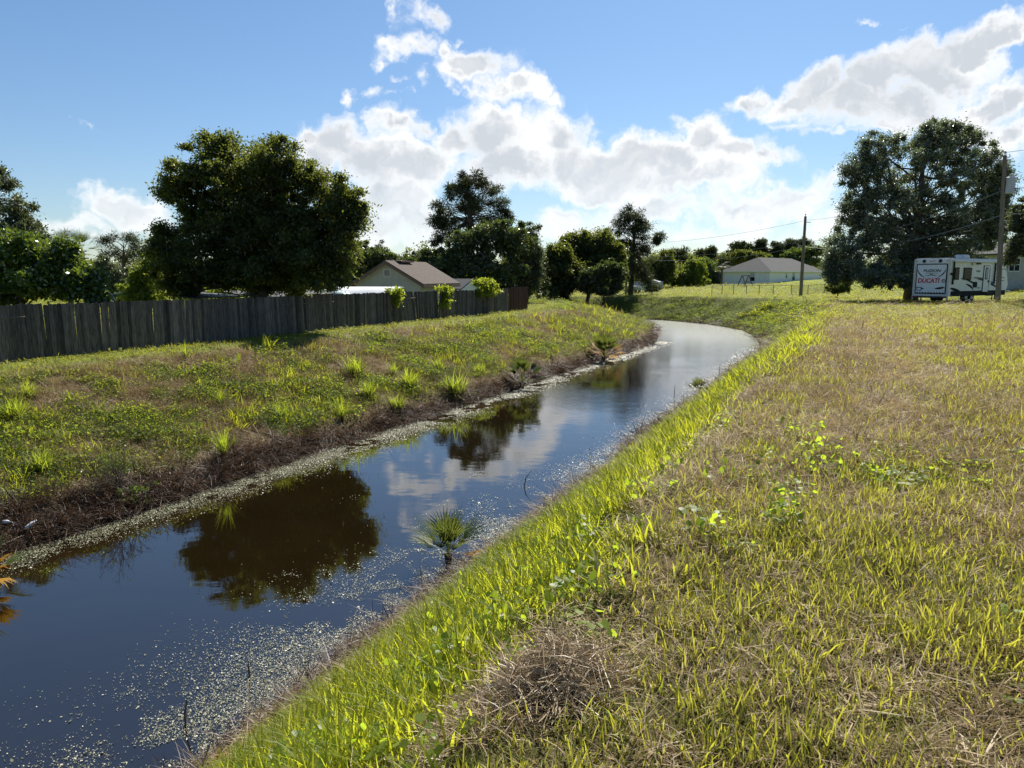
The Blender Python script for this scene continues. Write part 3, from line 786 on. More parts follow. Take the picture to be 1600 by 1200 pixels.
def cabbage_palm(name, label, px, Y, top, crown, nf=20, leafm=GREYL, group=None, seed=1, skirt=False):
    r = np.random.default_rng(seed)
    x0, _, z0 = place(px, Y); e = thing(name, label, 'palm', (x0, Y, z0), 0, group)
    H = zat(top, Y) - z0; H = max(H, .2)
    MB().tube([(0, 0, -.2), (.05, 0, H * .5), (0, .05, H)], [.19, .17, .16], 9).build('trunk', BARK, e, smooth=True)
    for k in range(nf):
        az = 2 * math.pi * (k * .382) + r.uniform(-.3, .3); el = (r.uniform(-.9, .1) if skirt and k % 2 else r.uniform(-.35, 1.35))
        me = fan_frond(r, az, el, crown * r.uniform(.45, .6), crown * r.uniform(.55, .75), 14)
        link('frond', me, leafm, e, (0, .05, H))
    return e
def fan_frond(r, az, el, stem, leaf, n=13, w=.035, spread=1.9, tint=None, stiff=.35):
    d = np.array([math.cos(az) * math.cos(el), math.sin(az) * math.cos(el), math.sin(el)])
    s = np.array([-math.sin(az), math.cos(az), 0.]); up = np.cross(d, s) * -1
    up = up if up[2] >= 0 else -up
    V = []; Q = []; T = []; Tn = []
    t0 = r.uniform(.1, .8) if tint is None else tint
    tip = d * stem + np.array([0, 0, -.06 * stem])
    b = 0
    V += [np.zeros(3) - s * w * .35, np.zeros(3) + s * w * .35, tip + s * w * .25, tip - s * w * .25]; Q.append((0, 1, 2, 3)); Tn += [t0] * 4
    for k in range(n):
        a = (k / (n - 1) - .5) * 2 * spread * .5
        q = d * math.cos(a) + s * math.sin(a) + up * .12 * math.cos(a)
        q = q / np.linalg.norm(q); L = leaf * (1 - .25 * abs(a) / spread) * r.uniform(.85, 1.1)
        sd = np.cross(q, up); sd /= np.linalg.norm(sd)
        m1 = tip + q * L * .55 + np.array([0, 0, -.05 * L * stiff]); m2 = tip + q * L + np.array([0, 0, -.5 * L * stiff * r.uniform(.4, 1.2)])
        b = len(V); ww = w * r.uniform(.8, 1.2)
        V += [tip - sd * ww * .25, tip + sd * ww * .25, m1 + sd * ww * .5, m1 - sd * ww * .5, m2]
        Q.append((b, b + 1, b + 2, b + 3)); T.append((b + 3, b + 2, b + 4)); Tn += [min(1, max(0, t0 + r.normal(0, .1)))] * 5
    return np_mesh('frond', np.array(V), [np.array(Q), np.array(T)], {'tint': Tn})

# --- the trees behind the wooden fence
tree('oak_tree', 'huge dark spreading oak towering over the grey wooden fence, thick rounded crown', 405, 34.8,
     [(380,268,105,56),(285,285,46,38,-.6),(262,300,28,30,-.6),(345,238,48,34),(430,238,44,30),(480,300,55,48),(535,318,36,46,-1),(550,345,30,36,-1),(300,405,68,56,-1),(390,338,120,40),(385,300,100,50),(470,400,90,60),(320,335,50,34),(470,345,60,36),(525,370,34,34),(400,375,120,60),(400,420,120,50,0),(500,405,66,56,-1),(262,395,34,44,-1),(280,440,46,30,-.5),(450,440,80,28,1),(540,395,30,40),(255,360,18,16,-1)],
     OAKL, .135, .52, 400, .85, 250, .45, fork=.28, limbs=40, seed=21, deep=.85)
tree('shade_tree', 'thin grey-green tree rising at the picture\'s left edge behind bright leafy tree', -30, 33,
     [(-5,300,34,36),(22,322,36,22),(45,350,28,22),(0,268,16,12),(15,375,60,40),(-70,320,70,80),(60,372,18,16)], GREYL, .13, .42, 190, .6, 70, .22, fork=.4, limbs=34, seed=22, inner=.1)
tree('broadleaf_tree', 'bright glossy broad-leaved tree overhanging the near end of the grey fence', 30, 28.5,
     [(20,395,60,46),(-50,410,70,66),(88,420,46,42),(128,440,36,34),(60,440,90,34),(150,462,20,20),(0,440,60,40),(100,385,22,18)], BROADL, .155, .58, 210, .62, 120, .16, fork=.25, limbs=30, seed=23)
cabbage_palm('cabbage_palm', 'spiky palm top peeping above the glossy tree, nearer the picture edge', 112, 52, 388, 1.5, 18, GREYL, 'palm tops behind the grey fence', 5)
cabbage_palm('cabbage_palm', 'spiky palm top between the glossy tree and the distant slash pine', 136, 56, 392, 1.5, 18, GREYL, 'palm tops behind the grey fence', 6)
tree('slash_pine', 'distant flat-topped pine showing between the palm tops and the huge oak', 196, 78,
     [(165,378,16,12),(190,370,26,9),(215,380,18,12),(178,395,20,10),(205,402,22,12),(228,392,12,16),(190,425,10,12)], PINEL, .30, .12, 130, .8, 34, .22, bark=PINEBARK, fork=.55, limbs=30, seed=24, tuft=True)
tree('understory_tree', 'yellow-green shrubby tree in the gap beside the huge oak, above the fence', 225, 44,
     [(225,440,22,34),(240,420,14,26),(208,458,26,22),(232,465,26,16)], SHRUBL, .14, .5, 170, .5, 50, .09, fork=.3, limbs=16, seed=25)
tree('understory_tree', 'dull green bushy tree deeper in the gap between glossy tree and oak', 180, 62,
     [(180,440,28,30),(160,420,18,24),(195,455,30,20)], GREYL, .17, .5, 170, .7, 40, .1, fork=.3, limbs=14, seed=26)
tree('understory_tree', 'light green low tree under the huge oak, just over the fence top', 345, 50, [(340,458,40,16),(430,455,60,14),(300,462,30,12)], SHRUBL, .14, .5, 150, .45, 46, .09, fork=.3, limbs=14, seed=27)
tree('understory_tree', 'green tree filling the gap between the huge oak and the gabled outbuilding', 585, 62,
     [(590,405,28,26),(560,410,34,34),(612,408,14,14),(575,440,44,22),(540,440,30,26)], DARKBL, .20, .5, 190, .8, 62, .14, fork=.3, limbs=20, seed=28)
tree('slash_pine', 'little pine tip poking out above the tree beside the gabled outbuilding', 594, 84, [(594,383,8,9),(592,400,12,9),(596,420,14,14)], PINEL, .26, .12, 120, .6, 14, .14, bark=PINEBARK, fork=.5, limbs=12, seed=29, tuft=True)
tree('distant_tree', 'low rounded far tree showing over the brown roof of the gabled outbuilding', 648, 96, [(650,408,34,14),(690,402,18,10),(640,430,60,20)], GREYL, .28, .5, 150, 1.2, 40, .15, fork=.3, limbs=12, seed=30)
tree('slash_pine', 'tall domed pine standing over the dense trees beyond the fence', 737, 73,
     [(735,285,34,22),(712,300,30,20),(758,298,32,22),(698,325,26,18),(776,322,26,18),(735,322,40,22),(690,350,22,14),(716,352,34,14),(755,350,40,16),(786,342,20,14),(680,345,12,10),(684,376,12,7),(735,372,30,16),(700,366,18,8)],
     PINEL, .34, .13, 170, .85, 92, .34, bark=PINEBARK, fork=.62, limbs=80, seed=31, tuft=True, inner=.15)
tree('broadleaf_tree', 'dense dark green tree below the tall domed pine', 742, 67,
     [(730,388,44,40),(770,372,34,32),(800,372,34,34),(755,425,70,36),(700,420,30,36),(735,455,80,20)], DARKBL, .22, .5, 250, 1.0, 105, .22, fork=.28, limbs=26, seed=32)
tree('shade_tree', 'grey-green open-crowned tree between the tall domed pine and the dark thicket', 822, 70,
     [(828,385,24,40),(812,415,34,40),(842,412,14,26),(825,445,34,24)], GREYL, .20, .42, 200, .85, 60, .2, fork=.35, limbs=30, seed=33, inner=.15)
tree('thicket_tree', 'blackish thicket tree rising behind the brown fence end', 870, 84,
     [(872,400,26,24),(855,425,24,34),(885,430,40,30),(868,450,40,20)], OAKL, .26, .5, 260, 1.2, 70, .2, fork=.25, limbs=16, seed=34)
tree('thicket_tree', 'broad dark thicket tree left of the lone wired pole, flat top', 915, 88,
     [(905,380,30,22),(935,378,32,20),(920,410,50,30),(955,400,26,34),(930,440,50,24)], OAKL, .26, .5, 270, 1.3, 88, .25, fork=.25, limbs=18, seed=35)
tree('slash_pine', 'open ragged pine above the wired pole with one arm reaching sideways', 985, 96,
     [(988,335,26,16),(968,350,16,12),(1004,350,20,14),(985,362,34,16),(975,385,26,18),(1004,385,16,14),(1030,370,11,7),(1024,377,9,5),(995,410,30,24),(1000,440,36,22)],
     PINEL, .40, .13, 165, 1.0, 82, .3, bark=PINEBARK, fork=.5, limbs=60, seed=36, tuft=True, inner=.15)
tree('flowering_shrub', 'olive-yellow leafy shrub in front of the dark thicket beside the wired pole', 945, 82,
     [(955,418,24,14),(932,430,26,18),(965,435,18,18),(915,440,18,18),(945,452,34,10)], DARKBL, .20, .5, 190, .7, 56, .08, fork=.3, limbs=14, seed=37)
tree('thicket_tree', 'dark low thicket tree filling the gap right of the ragged pine, over the old truck', 1030, 118, [(1032,408,24,20),(1022,430,30,22),(1046,420,14,14)], OAKL, .30, .5, 200, 1.3, 44, .18, fork=.25, limbs=12, seed=40)
tree('understory_tree', 'dark bushy tree directly behind the gabled outbuilding, under the tall domed pine', 655, 74, [(650,425,42,22),(672,405,22,20),(630,415,24,16)], DARKBL, .22, .5, 200, .9, 60, .16, fork=.3, limbs=14, seed=41)
# --- beyond the bend
tree('flowering_shrub', 'yellow-green shrub mass behind the white metal shed', 1068, 122, [(1062,428,26,14),(1088,420,20,22),(1078,440,34,12),(1045,436,14,12)], SHRUBL, .28, .5, 190, 1.0, 50, .1, fork=.3, limbs=12, seed=38)
tree('shade_tree', 'mid-green tree between the yellow-green shrub and the drooping palm', 1100, 134, [(1104,420,18,20),(1092,440,26,12),(1112,438,16,12)], BROADL, .32, .5, 190, 1.2, 40, .15, fork=.3, limbs=12, seed=39)
cabbage_palm('cabbage_palm', 'shaggy dark palm with drooping dead fronds beside the white house', 1127, 128, 412, 2.0, 26, PINEL, None, 8, True)
FARP = [(1062,395,20,10,'low wide far pine above the white metal shed'), (1099,396,12,9,'small round far pine above the shaggy palm'), (1112,393,9,8,'narrow far pine just beyond the shaggy palm'), (1151,386,18,8,'broad flat far pine over the house\'s porch end'),
        (1172,390,8,8,'tiny far pine tip beside the broad flat one'), (1189,382,9,9,'pointed far pine above the grey hip of the roof'), (1214,386,14,8,'rounded far pine above the middle of the grey roof'), (1236,380,10,8,'far pine just short of the middle utility pole'), (1259,378,13,11,'tall domed far pine directly beyond the middle utility pole')]
for i, (px, py, rx, ry, lb) in enumerate(FARP):
    tree('far_pine', lb, px, 175, [(px, py, rx, ry), (px - rx * .4, py + ry * .9, rx * .7, ry * .7), (px + rx * .4, py + ry * 1.1, rx * .7, ry * .7), (px, py + ry * 2.6, rx * .8, ry)],
         PINEL, .55, .22, 150, 1.5, 22, .3, bark=PINEBARK, fork=.55, limbs=10, group='pines on the far skyline', seed=50 + i, tuft=True)
tree('shade_tree', 'fresh green tree top right behind the grey hip roof, by the pole', 1250, 150, [(1255,394,26,8),(1235,398,16,7),(1278,392,18,9),(1250,410,40,10)], BROADL, .36, .5, 180, 1.4, 46, .15, fork=.3, limbs=10, seed=62)
tree('distant_tree', 'dull dark tree behind the porch end of the white house', 1165, 152, [(1165,402,34,12),(1135,410,20,14),(1190,404,20,8)], OAKL, .36, .5, 190, 1.5, 46, .15, fork=.3, limbs=10, seed=63)
# --- the big tree over the trailer
tree('willow_oak', 'large grey-green spreading tree with open limbs over the parked trailer', 1422, 61,
     [(1440,270,100,52),(1345,262,34,40),(1380,228,40,26),(1480,222,56,30),(1530,262,38,44),(1545,310,30,34),(1440,330,110,44),(1360,300,40,34),(1350,362,44,36),(1320,405,36,40,-2),(1350,430,50,22,-2),(1300,425,20,28,-2),(1395,410,40,32),(1500,365,70,34),(1550,360,26,34),(1410,375,80,30),(1480,395,90,24),(1545,340,40,50),(1400,425,50,22),(1562,290,26,60),(1370,432,46,20,-3),(1415,440,30,14,-3),(1308,395,28,40),(1330,335,28,36),(1480,205,40,22),(1450,400,60,24),(1440,215,30,20),(1515,215,26,18)],
     WILLOWL, .19, .42, 290, 1.0, 285, .5, fork=.22, limbs=110, seed=64, droop=.3, inner=.1)
tree('overhanging_tree', 'leafy boughs reaching in from the picture edge by the transformer pole', 1690, 46,
     [(1610,372,34,34),(1585,392,18,16),(1590,350,20,18),(1640,350,60,70),(1600,335,16,14),(1575,408,10,8)], GREYL, .16, .42, 200, .5, 76, .2, fork=.4, limbs=40, seed=65, inner=.1)
tree('round_bush', 'low dark rounded bush under the big tree\'s drooping side', 1308, 72, [(1306,450,22,9),(1316,444,16,9)], OAKL, .15, .45, 240, .45, 26, .06, fork=.2, limbs=10, cat='bush', seed=66)

# --- far woods that read as one mass
def far_woods():
    r = np.random.default_rng(77); C, R = [], []
    for k in range(800):
        px = r.uniform(-500, 2100); Y = r.uniform(180, 230)
        h = r.uniform(4.5, 9) * (.75 + .5 * vnoise(px / 90, 0.3, 5))
        if px < 640: h *= .8
        x = xat(px, Y, 0)
        for q in range(3):
            C.append((x + r.normal(0, 2), Y + r.normal(0, 2), -.5 + h * r.uniform(.25, 1))); R.append(r.uniform(1.2, 2.4))
    V, Q, T = leaf_cloud(r, np.array(C), np.array(R), 60, .75, .5)
    tag(link('distant_woods', np_mesh('distant_woods', V, [Q], {'tint': T}), OAKL), kind='stuff')
far_woods()
# ------------------------------------------------------------------ wooden fence
FENCEWOOD = pmat('weathered_grey_boards', (.135, .118, .102), .9, .45, 2.2, .6, stretch=(9, 9, 1.2), tint=True, spec=.15)
BROWNWOOD = pmat('red_brown_boards', (.105, .048, .032), .8, .35, 3, .5, stretch=(8, 8, 1), tint=True, spec=.2)
POSTWOOD = pmat('post_timber', (.15, .125, .10), .9, .35, 3, .5, stretch=(6, 6, 1))
FT = -23.2
def fence_run(root, s0, s1, mat, step=2.4055, H=1.72, seed=3):
    r = np.random.default_rng(seed)
    ox, oy, oz = root.location
    s = s0
    while s < s1 - .05:
        e = min(s + step, s1)
        b = MB()
        x = s; skew = r.normal(0, .012)
        if 31 < s < 35: skew = -.16 + .05 * (s - 33)
        elif 36 < s < 41: skew = .09
        lean = r.normal(0, .02); gp = .0
        while x < e - .03:
            w = min(.14, e - x)
            cx, cyy = st(x + w / 2, FT); g = ground(cx, cyy)
            h = H + r.normal(0, .014) - (.12 if r.uniform() < .02 else 0)
            M = Matrix(((DX, NX, 0), (DY, NY, 0), (0, 0, 1)))
            tl = skew + r.normal(0, .006); off = r.normal(0, .007); g0 = .03 + (.10 * r.uniform() if r.uniform() < .12 else 0)
            dw = w / 2 + .001 - (.010 if r.uniform() < .010 else 0)
            vs = []
            for dd in (-.009, .009):
                for (u, z) in ((-dw, g0), (dw, g0), (dw, h - .03), (dw * .55, h), (-dw * .55, h), (-dw, h - .03)):
                    vs.append(M @ Vector((u + tl * z, dd + off + lean * z, z)) + Vector((cx - ox, cyy - oy, g - oz)))
            b.add(vs, [(5, 4, 3, 2, 1, 0), (6, 7, 8, 9, 10, 11)] + [(i, (i + 1) % 6, 6 + (i + 1) % 6, 6 + i) for i in range(6)], float(np.clip(.42 + r.normal(0, .22), 0, 1)))
            x += .1415
        b.build('fence_panel', mat, root)
        for zz in (.35, 1.35):
            rb = MB(); p = [Vector((*st(k, FT - .035), 0)) for k in (s, e)]
            rb.tube([(q.x - ox, q.y - oy, ground(q.x, q.y) - oz + zz) for q in p], .032, 4)
            rb.build('rail', POSTWOOD, root)
        cx, cyy = st(s, FT - .10)
        MB().box((cx - ox, cyy - oy, ground(cx, cyy) - oz + .84), (.09, .09, 1.70)).build('post', POSTWOOD, root)
        s = e
fx, fy = st(20, FT)
fr = thing('wooden_fence', 'long weathered grey board fence with leaning boards along the far bank', 'fence', (fx, fy, ground(fx, fy)))
fence_run(fr, -6, -6 + 2.4055 * 22, FENCEWOOD)
fx, fy = st(48, FT)
fb = thing('wooden_fence', 'short red-brown board fence section closing the end of the grey fence', 'fence', (fx, fy, ground(fx, fy)))
fence_run(fb, 46.95, 46.95 + .1415 * 24, BROWNWOOD, .1415 * 12, 1.78, 9)

def vine(label, s, Z, rx, rz, n, per=120, seed=1, out=.12):
    r = np.random.default_rng(seed)
    x, y = st(s, FT); z = ground(x, y)
    C = np.stack([r.normal(0, rx * .55, n), np.abs(r.normal(out, .14, n)), Z + r.uniform(-1, 1, n) * rz], 1)
    M = np.array([[DX, NX], [DY, NY]])
    C[:, :2] = C[:, :2] @ M.T
    R = r.uniform(.14, .30, n)
    V, Q, T = leaf_cloud(r, C, R, per, .115, .75, .1)
    e = thing('climbing_vine', label, 'vine', (x, y, z), 0, 'vines climbing the wooden fence')
    link('foliage', np_mesh('foliage', V, [Q], {'tint': T}), VINEL, e)
    b = MB()
    for k in range(9):
        c = C[int(r.integers(0, n))]
        b.tube(limb_path(r, (c[0] * .6, c[1], .02), c, .0), [.012, .011, .010, .008, .006, .004], 5)
    b.build('stem', BARK, e)
vine('small vine tuft over the leaning fence boards beside the white awning roof', 32.7, 1.55, .40, .38, 14, seed=2)
vine('slender vine leaning up the fence below the outbuilding\'s roof corner', 37.9, 1.30, .45, .70, 22, seed=3)
vine('large yellow-green vine mound heaped over the fence near its brown end', 43.4, 1.80, 1.3, .50, 60, seed=4)

# plank propped at the fence
def plank():
    a = Vector(hit(14, 566)); x, y, z = a
    o = MB().box((0, 0, 0), (.10, 1.9, .035), Euler((RAD(24), 0, RAD(52))).to_matrix()).build('timber_plank', pmat('bleached_plank', (.42, .40, .36), .8, .3, 4, .3, stretch=(8, 1, 8)))
    o.location = (x - .62, y + .55, z + .42)
    tag(o, 'bleached timber plank propped against the near end of the grey fence', 'plank')
plank()

# ------------------------------------------------------------------ outbuildings on the far bank
CREAM = pmat('cream_siding', (.42, .41, .37), .75, .10, 2)
WHITEP = pmat('white_paint', (.74, .75, .76), .5, .08, 3)
TRIMP = pmat('brown_trim', (.16, .10, .075), .7, .2, 3)
SHING = pmat('brown_shingles', (.125, .105, .092), .95, .30, 5, .8, stretch=(1, 4, 6), spec=.1)
GSHING = pmat('grey_shingles', (.100, .099, .097), .95, .25, 6, .6, spec=.1)
GLASS = pmat('dark_window_glass', (.012, .015, .020), .25, .3, 2, spec=.08)
BLIND = pmat('window_blind', (.36, .40, .46), .5, .1, 5)
DARKM = pmat('black_painted_metal', (.022, .023, .026), .5, .3, 4)
GREYM = pmat('galvanised_metal', (.36, .37, .38), .45, .2, 5, metal=.6)

def gable_building(name, label, cat, loc, rz, W, L, eave, rise, wall, roof, trim, over=.3, vent=True):
    """ridge runs along local y from 0 to L; gable wall at y = 0"""
    e = thing(name, label, cat, loc, rz)
    MB().prism([(-W / 2, -.6), (W / 2, -.6), (W / 2, eave), (0, eave + rise), (-W / 2, eave)], 0, L, 'y').build('wall', wall, e)
    b = MB()
    k = rise / (W / 2)
    for sg in (-1, 1):
        xo = sg * (W / 2 + over); zo = eave - over * k
        b.prism([(0, eave + rise + .03), (xo, zo + .03), (xo, zo + .13), (0, eave + rise + .13)], -over, L + over, 'y')
    b.build('roof', roof, e)
    b = MB()
    for sg in (-1, 1):
        xo = sg * (W / 2 + over)
        b.prism([(0, eave + rise - .14), (xo, eave - over * k - .14), (xo, eave - over * k + .026), (0, eave + rise + .026)], -over - .025, -over + .02, 'y')
        b.prism([(xo - sg * .01, eave - over * k - .15), (xo + sg * .03, eave - over * k - .15), (xo + sg * .03, eave - over * k + .02), (xo - sg * .01, eave - over * k + .02)], -over + .03, L + over, 'y')
    b.build('trim', trim, e)
    if vent:
        v = MB(); v.box((0, -.02, eave + rise * .48), (.52, .05, .55))
        vo = v.build('vent', WHITEP, e)
        sl = MB()
        for i in range(6): sl.box((0, -.055, eave + rise * .48 - .2 + i * .08), (.44, .02, .05), Euler((.5, 0, 0)).to_matrix())
        sl.build('louvre', TRIMP, vo)
    return e
Yh = 50.0; zh = zat(418, Yh); xh = xat(605, Yh, zh)
gh = ground(xh, Yh)
hb = gable_building('outbuilding', 'cream gabled outbuilding with brown shingle roof behind the grey fence', 'building', (xh, Yh, gh), -RAD(16), 5.0, 6.6, 2.15, 1.42, CREAM, SHING, TRIMP, .32)
bx = MB(); bx.prism([(-.05, 0), (.95, 0), (.95, .1), (-.05, .16)], 1.2, 3.4, 'y')
rv_ = bx.build('ridge_vent', TRIMP, hb, (-.45, 0, 3.60))
Ys = 60.0; zs = zat(436, Ys); xs = xat(737, Ys, zs)
gable_building('garden_shed', 'small grey-roofed shed with white trim beside the cream outbuilding', 'shed', (xs, Ys, ground(xs, Ys)), RAD(48), 2.5, 3.2, zs - ground(xs, Ys) - .8, .7, WHITEP, GSHING, WHITEP, .2, False)

def awning():
    Y = 43.5; x0, z1 = xat(578, Y, 1), zat(448, Y); g = ground(x0, Y)
    e = thing('awning', 'white curved awning roof on thin posts just behind the grey fence', 'awning', (x0, Y, g), RAD(-6))
    top = z1 - g
    pr = [(-1.1 + 2.2 * k / 12, top - .42 * ((k / 12 - .5) * 2) ** 2) for k in range(13)]
    b = MB().prism(pr + [(u, v - .05) for u, v in pr[::-1]], -2.1, 2.0, 'x'); b.build('canopy', WHITEP, e)
    for sx in (-1.95, 1.85):
        for sy in (-1.0, 1.0): MB().tube([(sx, sy, -.05), (sx, sy, top - .40)], .03, 8).build('post', GREYM, e)
    MB().prism([(u, v - .055) for u, v in pr] + [(u, v - .20) for u, v in pr[::-1]], 2.01, 2.04, 'x').build('valance', DARKM, e)
awning()
def leanto():
    Y = 37.5; xa = xat(405, Y, 1); g = ground(xa, Y); top = zat(459, Y) - g
    e = thing('lean_to', 'long low dark lean-to roof behind the fence under the huge oak', 'shelter', (xa, Y, g), RAD(60))
    b = MB(); r = np.random.default_rng(5)
    for k in range(9):
        b.box((-4.2 + k * 1.02, 0, top + r.normal(0, .035)), (1.0, 1.9, .035), Euler((RAD(5) + r.normal(0, .02), r.normal(0, .03), 0)).to_matrix())
    b.build('roof', pmat('weathered_dark_sheet', (.055, .052, .052), .7, .5, 1.5), e)
    for k in range(5):
        for sy in (-.8, .8): MB().tube([(-4.4 + k * 2.1, sy, -.05), (-4.4 + k * 2.1, sy, top - .02 + sy * .08)], .04, 6).build('post', POSTWOOD, e)
leanto()
def tarp():
    Y = 41.6; xa = xat(522, Y, 1); g = ground(xa, Y); top = zat(453.5, Y) - g
    r = np.random.default_rng(6); V = []; fs = []
    n, m = 18, 9
    for i in range(n):
        for j in range(m):
            u = i / (n - 1) * 2 - 1; v = j / (m - 1) * 2 - 1
            h = top * (1 - .5 * max(abs(u), abs(v)) ** 5) - .14 * u + .05 * (vnoise(i * .6, j * .7, 4) - .5)
            V.append((u * 1.25, v * .8, max(h if max(abs(u), abs(v)) < .99 else .05, .02)))
            if i and j: fs.append(((i - 1) * m + j - 1, i * m + j - 1, i * m + j, (i - 1) * m + j))
    me = bpy.data.meshes.new('tarpaulin'); me.from_pydata(V, [], fs); me.update(); me.polygons.foreach_set('use_smooth', np.ones(len(fs), bool))
    o = link('tarpaulin', me, pmat('pale_teal_tarp', (.36, .47, .47), .45, .15, 2), None, (xa, Y, g)); o.rotation_euler = (0, 0, RAD(-5))
    tag(o, 'pale teal tarpaulin draped over a stack between the lean-to and awning', 'tarpaulin')
tarp()
def tiltpost():
    x, y, _ = place(180, 30.5); g = ground(x, y); top = zat(462, y) - g
    e = thing('clothes_post', 'white clothes post with a slanting arm peeping over the fence', 'post', (x, y, g))
    MB().tube([(0, 0, -.1), (0, 0, top - .02)], .035, 8).build('pole', WHITEP, e)
    MB().tube([(-.06, 0, top + .12), (.16, 0, top - .20)], .026, 8).build('arm', WHITEP, e)
    MB().tube([(.05, 0, top + .06), (.42, .05, top + .13)], .02, 8).build('arm', WHITEP, e)
tiltpost()

# ------------------------------------------------------------------ white house past the bend
def wall_frame(M):                       # local frame: u along wall, n outwards
    return M
def white_house():
    Y = 126.0; x0 = xat(1202, Y, 0); g = zat(445, Y)
    e = thing('house', 'white single-storey house with grey hip roof beyond the chain-link fence', 'house', (x0, Y, g), RAD(45))
    eave, over = 2.42, .42
    A, B = 9.0, 23.0        # local: nearest corner at origin, walls along +y (left wall) and +x (right wall)
    MB().box((B / 2, A / 2, eave / 2 - .4), (B, A, eave + .8)).build('wall', WHITEP, e)
    o = over; h = A / 2 * .56
    z0 = eave - .02
    V = [(-o, -o, z0), (B + o, -o, z0), (B + o, A + o, z0), (-o, A + o, z0), (A / 2, A / 2, z0 + h), (B - A / 2, A / 2, z0 + h)]
    V += [(x, y, z - .14) for x, y, z in V[:4]]
    MB().add(V, [(0, 1, 5, 4), (1, 2, 5), (2, 3, 4, 5), (3, 0, 4), (0, 6, 7, 1), (1, 7, 8, 2), (2, 8, 9, 3), (3, 9, 6, 0), (6, 9, 8, 7)]).build('roof', GSHING, e)
    b = MB()
    b.box((B / 2, -o - .02, z0 - .08), (B + 2 * o, .03, .17)); b.box((-o - .02, A / 2, z0 - .08), (.03, A + 2 * o, .17))
    b.build('fascia', WHITEP, e)
    def win(u, z, w, h_, side):
        c = (u, -.03, z) if side == 'x' else (-.03, u, z)
        s = (w, .06, h_) if side == 'x' else (.06, w, h_)
        f = MB().box(c, s).build('window', WHITEP, e)
        k = (u, -.065, z) if side == 'x' else (-.065, u, z)
        half = h_ / 2 - .08
        for dz, m in ((half / 2 + .02, BLIND), (-half / 2 - .02, GLASS)):
            kk = (k[0], k[1], z + dz)
            MB().box(kk, (w - .14, .02, half) if side == 'x' else (.02, w - .14, half)).build('pane', m, f)
    win(3.2, 1.35, 1.0, 1.5, 'y'); win(9.6, 1.45, 1.1, 1.5, 'x'); win(6.6, 1.6, .6, .9, 'x')
    ac = MB().box((11.4, -.55, .38), (.85, .8, .75)).build('condenser', GREYM, e)
    MB().tube([(11.4, -.55, .76), (11.4, -.55, .79)], .33, 14).build('fan_grille', DARKM, ac)
    # screened porch at the left end
    p = MB()
    p.box((1.6, A + 1.35, 1.0), (3.2, 2.6, 2.0)); p.build('screen_porch', pmat('porch_screen', (.030, .036, .048), .8, .2, 2), e)
    fr = MB()
    for k in range(5): fr.box((-.03, A + .1 + k * .63, 1.05), (.07, .07, 2.1))
    fr.box((-.03, A + 1.36, 2.12), (.08, 2.7, .1)); fr.box((-.03, A + 1.36, .9), (.07, 2.6, .06)); fr.build('porch_frame', pmat('tan_frame', (.30, .27, .23), .7), e)
    MB().add([(-.4, A + .45, 2.40), (3.6, A + .45, 2.40), (3.6, A + 3.1, 2.12), (-.4, A + 3.1, 2.12), (-.4, A + .45, 2.30), (3.6, A + .45, 2.30), (3.6, A + 3.1, 2.02), (-.4, A + 3.1, 2.02)],
             [(0, 1, 2, 3), (7, 6, 5, 4), (0, 4, 5, 1), (1, 5, 6, 2), (2, 6, 7, 3), (3, 7, 4, 0)]).build('porch_roof', GSHING, e)
white_house()
def swing_frame():
    Y = 117.0; z = zat(450, Y); x = xat(1164, Y, z)
    g = ground(x, Y)
    e = thing('swing_frame', 'brown timber A-shaped swing frame on the lawn before the white house', 'swing', (x, Y, g), RAD(12))
    H = zat(430.5, Y) - g
    wd = pmat('stained_timber', (.085, .045, .028), .8, .3, 4)
    for sx in (-.75, .75):
        for sy in (-1.1, 1.1): MB().tube([(sx, sy, -.05), (sx * .08, sy * .9, H)], .07, 6).build('leg', wd, e)
    MB().box((0, -1.05, H * .42), (.85, .07, .10)).build('cross_brace', wd, e)
    MB().tube([(0, -1.25, H), (0, 1.25, H)], .07, 6).build('top_beam', wd, e)
    MB().box((0, 0, H * .30), (.45, 1.2, .05)).build('seat', wd, e)
    for sy in (-.55, .55): MB().tube([(0, sy, H * .3), (0, sy, H)], .012, 5).build('chain', GREYM, e)
swing_frame()
def wire_fence():
    Y = 86.0
    pts = [(1112, 84), (1128, 85), (1146, 86), (1166, 86), (1186, 86), (1208, 85.5), (1236, 84.5), (1262, 88), (1288, 92), (1314, 96)]
    P = [place(px, y) for px, y in pts]
    ox, oy, oz = P[3]
    e = thing('wire_fence', 'low chain-link fence on thin posts enclosing the white house\'s lawn', 'fence', P[3])
    H = 1.15
    top = [(x - ox, y - oy, z - oz + H) for x, y, z in P]
    for x, y, z in P: MB().tube([(x - ox, y - oy, z - oz - .1), (x - ox, y - oy, z - oz + H + .05)], .035, 6).build('post', DARKM, e)
    MB().tube(top[:7], .028, 6).build('top_rail', GREYM, e)
    MB().tube(top[6:], .015, 5).build('top_wire', DARKM, e)
    b = MB()
    for (a, c) in zip(P[:-1], P[1:]):
        a = Vector((a[0] - ox, a[1] - oy, a[2] - oz)); c = Vector((c[0] - ox, c[1] - oy, c[2] - oz)); L = (c - a).length; n = int(L / .16)
        for k in range(-7, n):
            for sg in (0, 1):
                u0, u1 = k / n, (k + H / .16) / n
                lo, hi = max(u0, 0), min(u1, 1)
                if hi <= lo: continue
                za, zb = (lo - u0) / (u1 - u0) * H, (hi - u0) / (u1 - u0) * H
                if sg: za, zb = H - za, H - zb
                b.tube([a.lerp(c, lo) + Vector((0, 0, za + .02)), a.lerp(c, hi) + Vector((0, 0, zb))], .004, 3, cap=False)
    b.build('chain_mesh', GREYM, e)
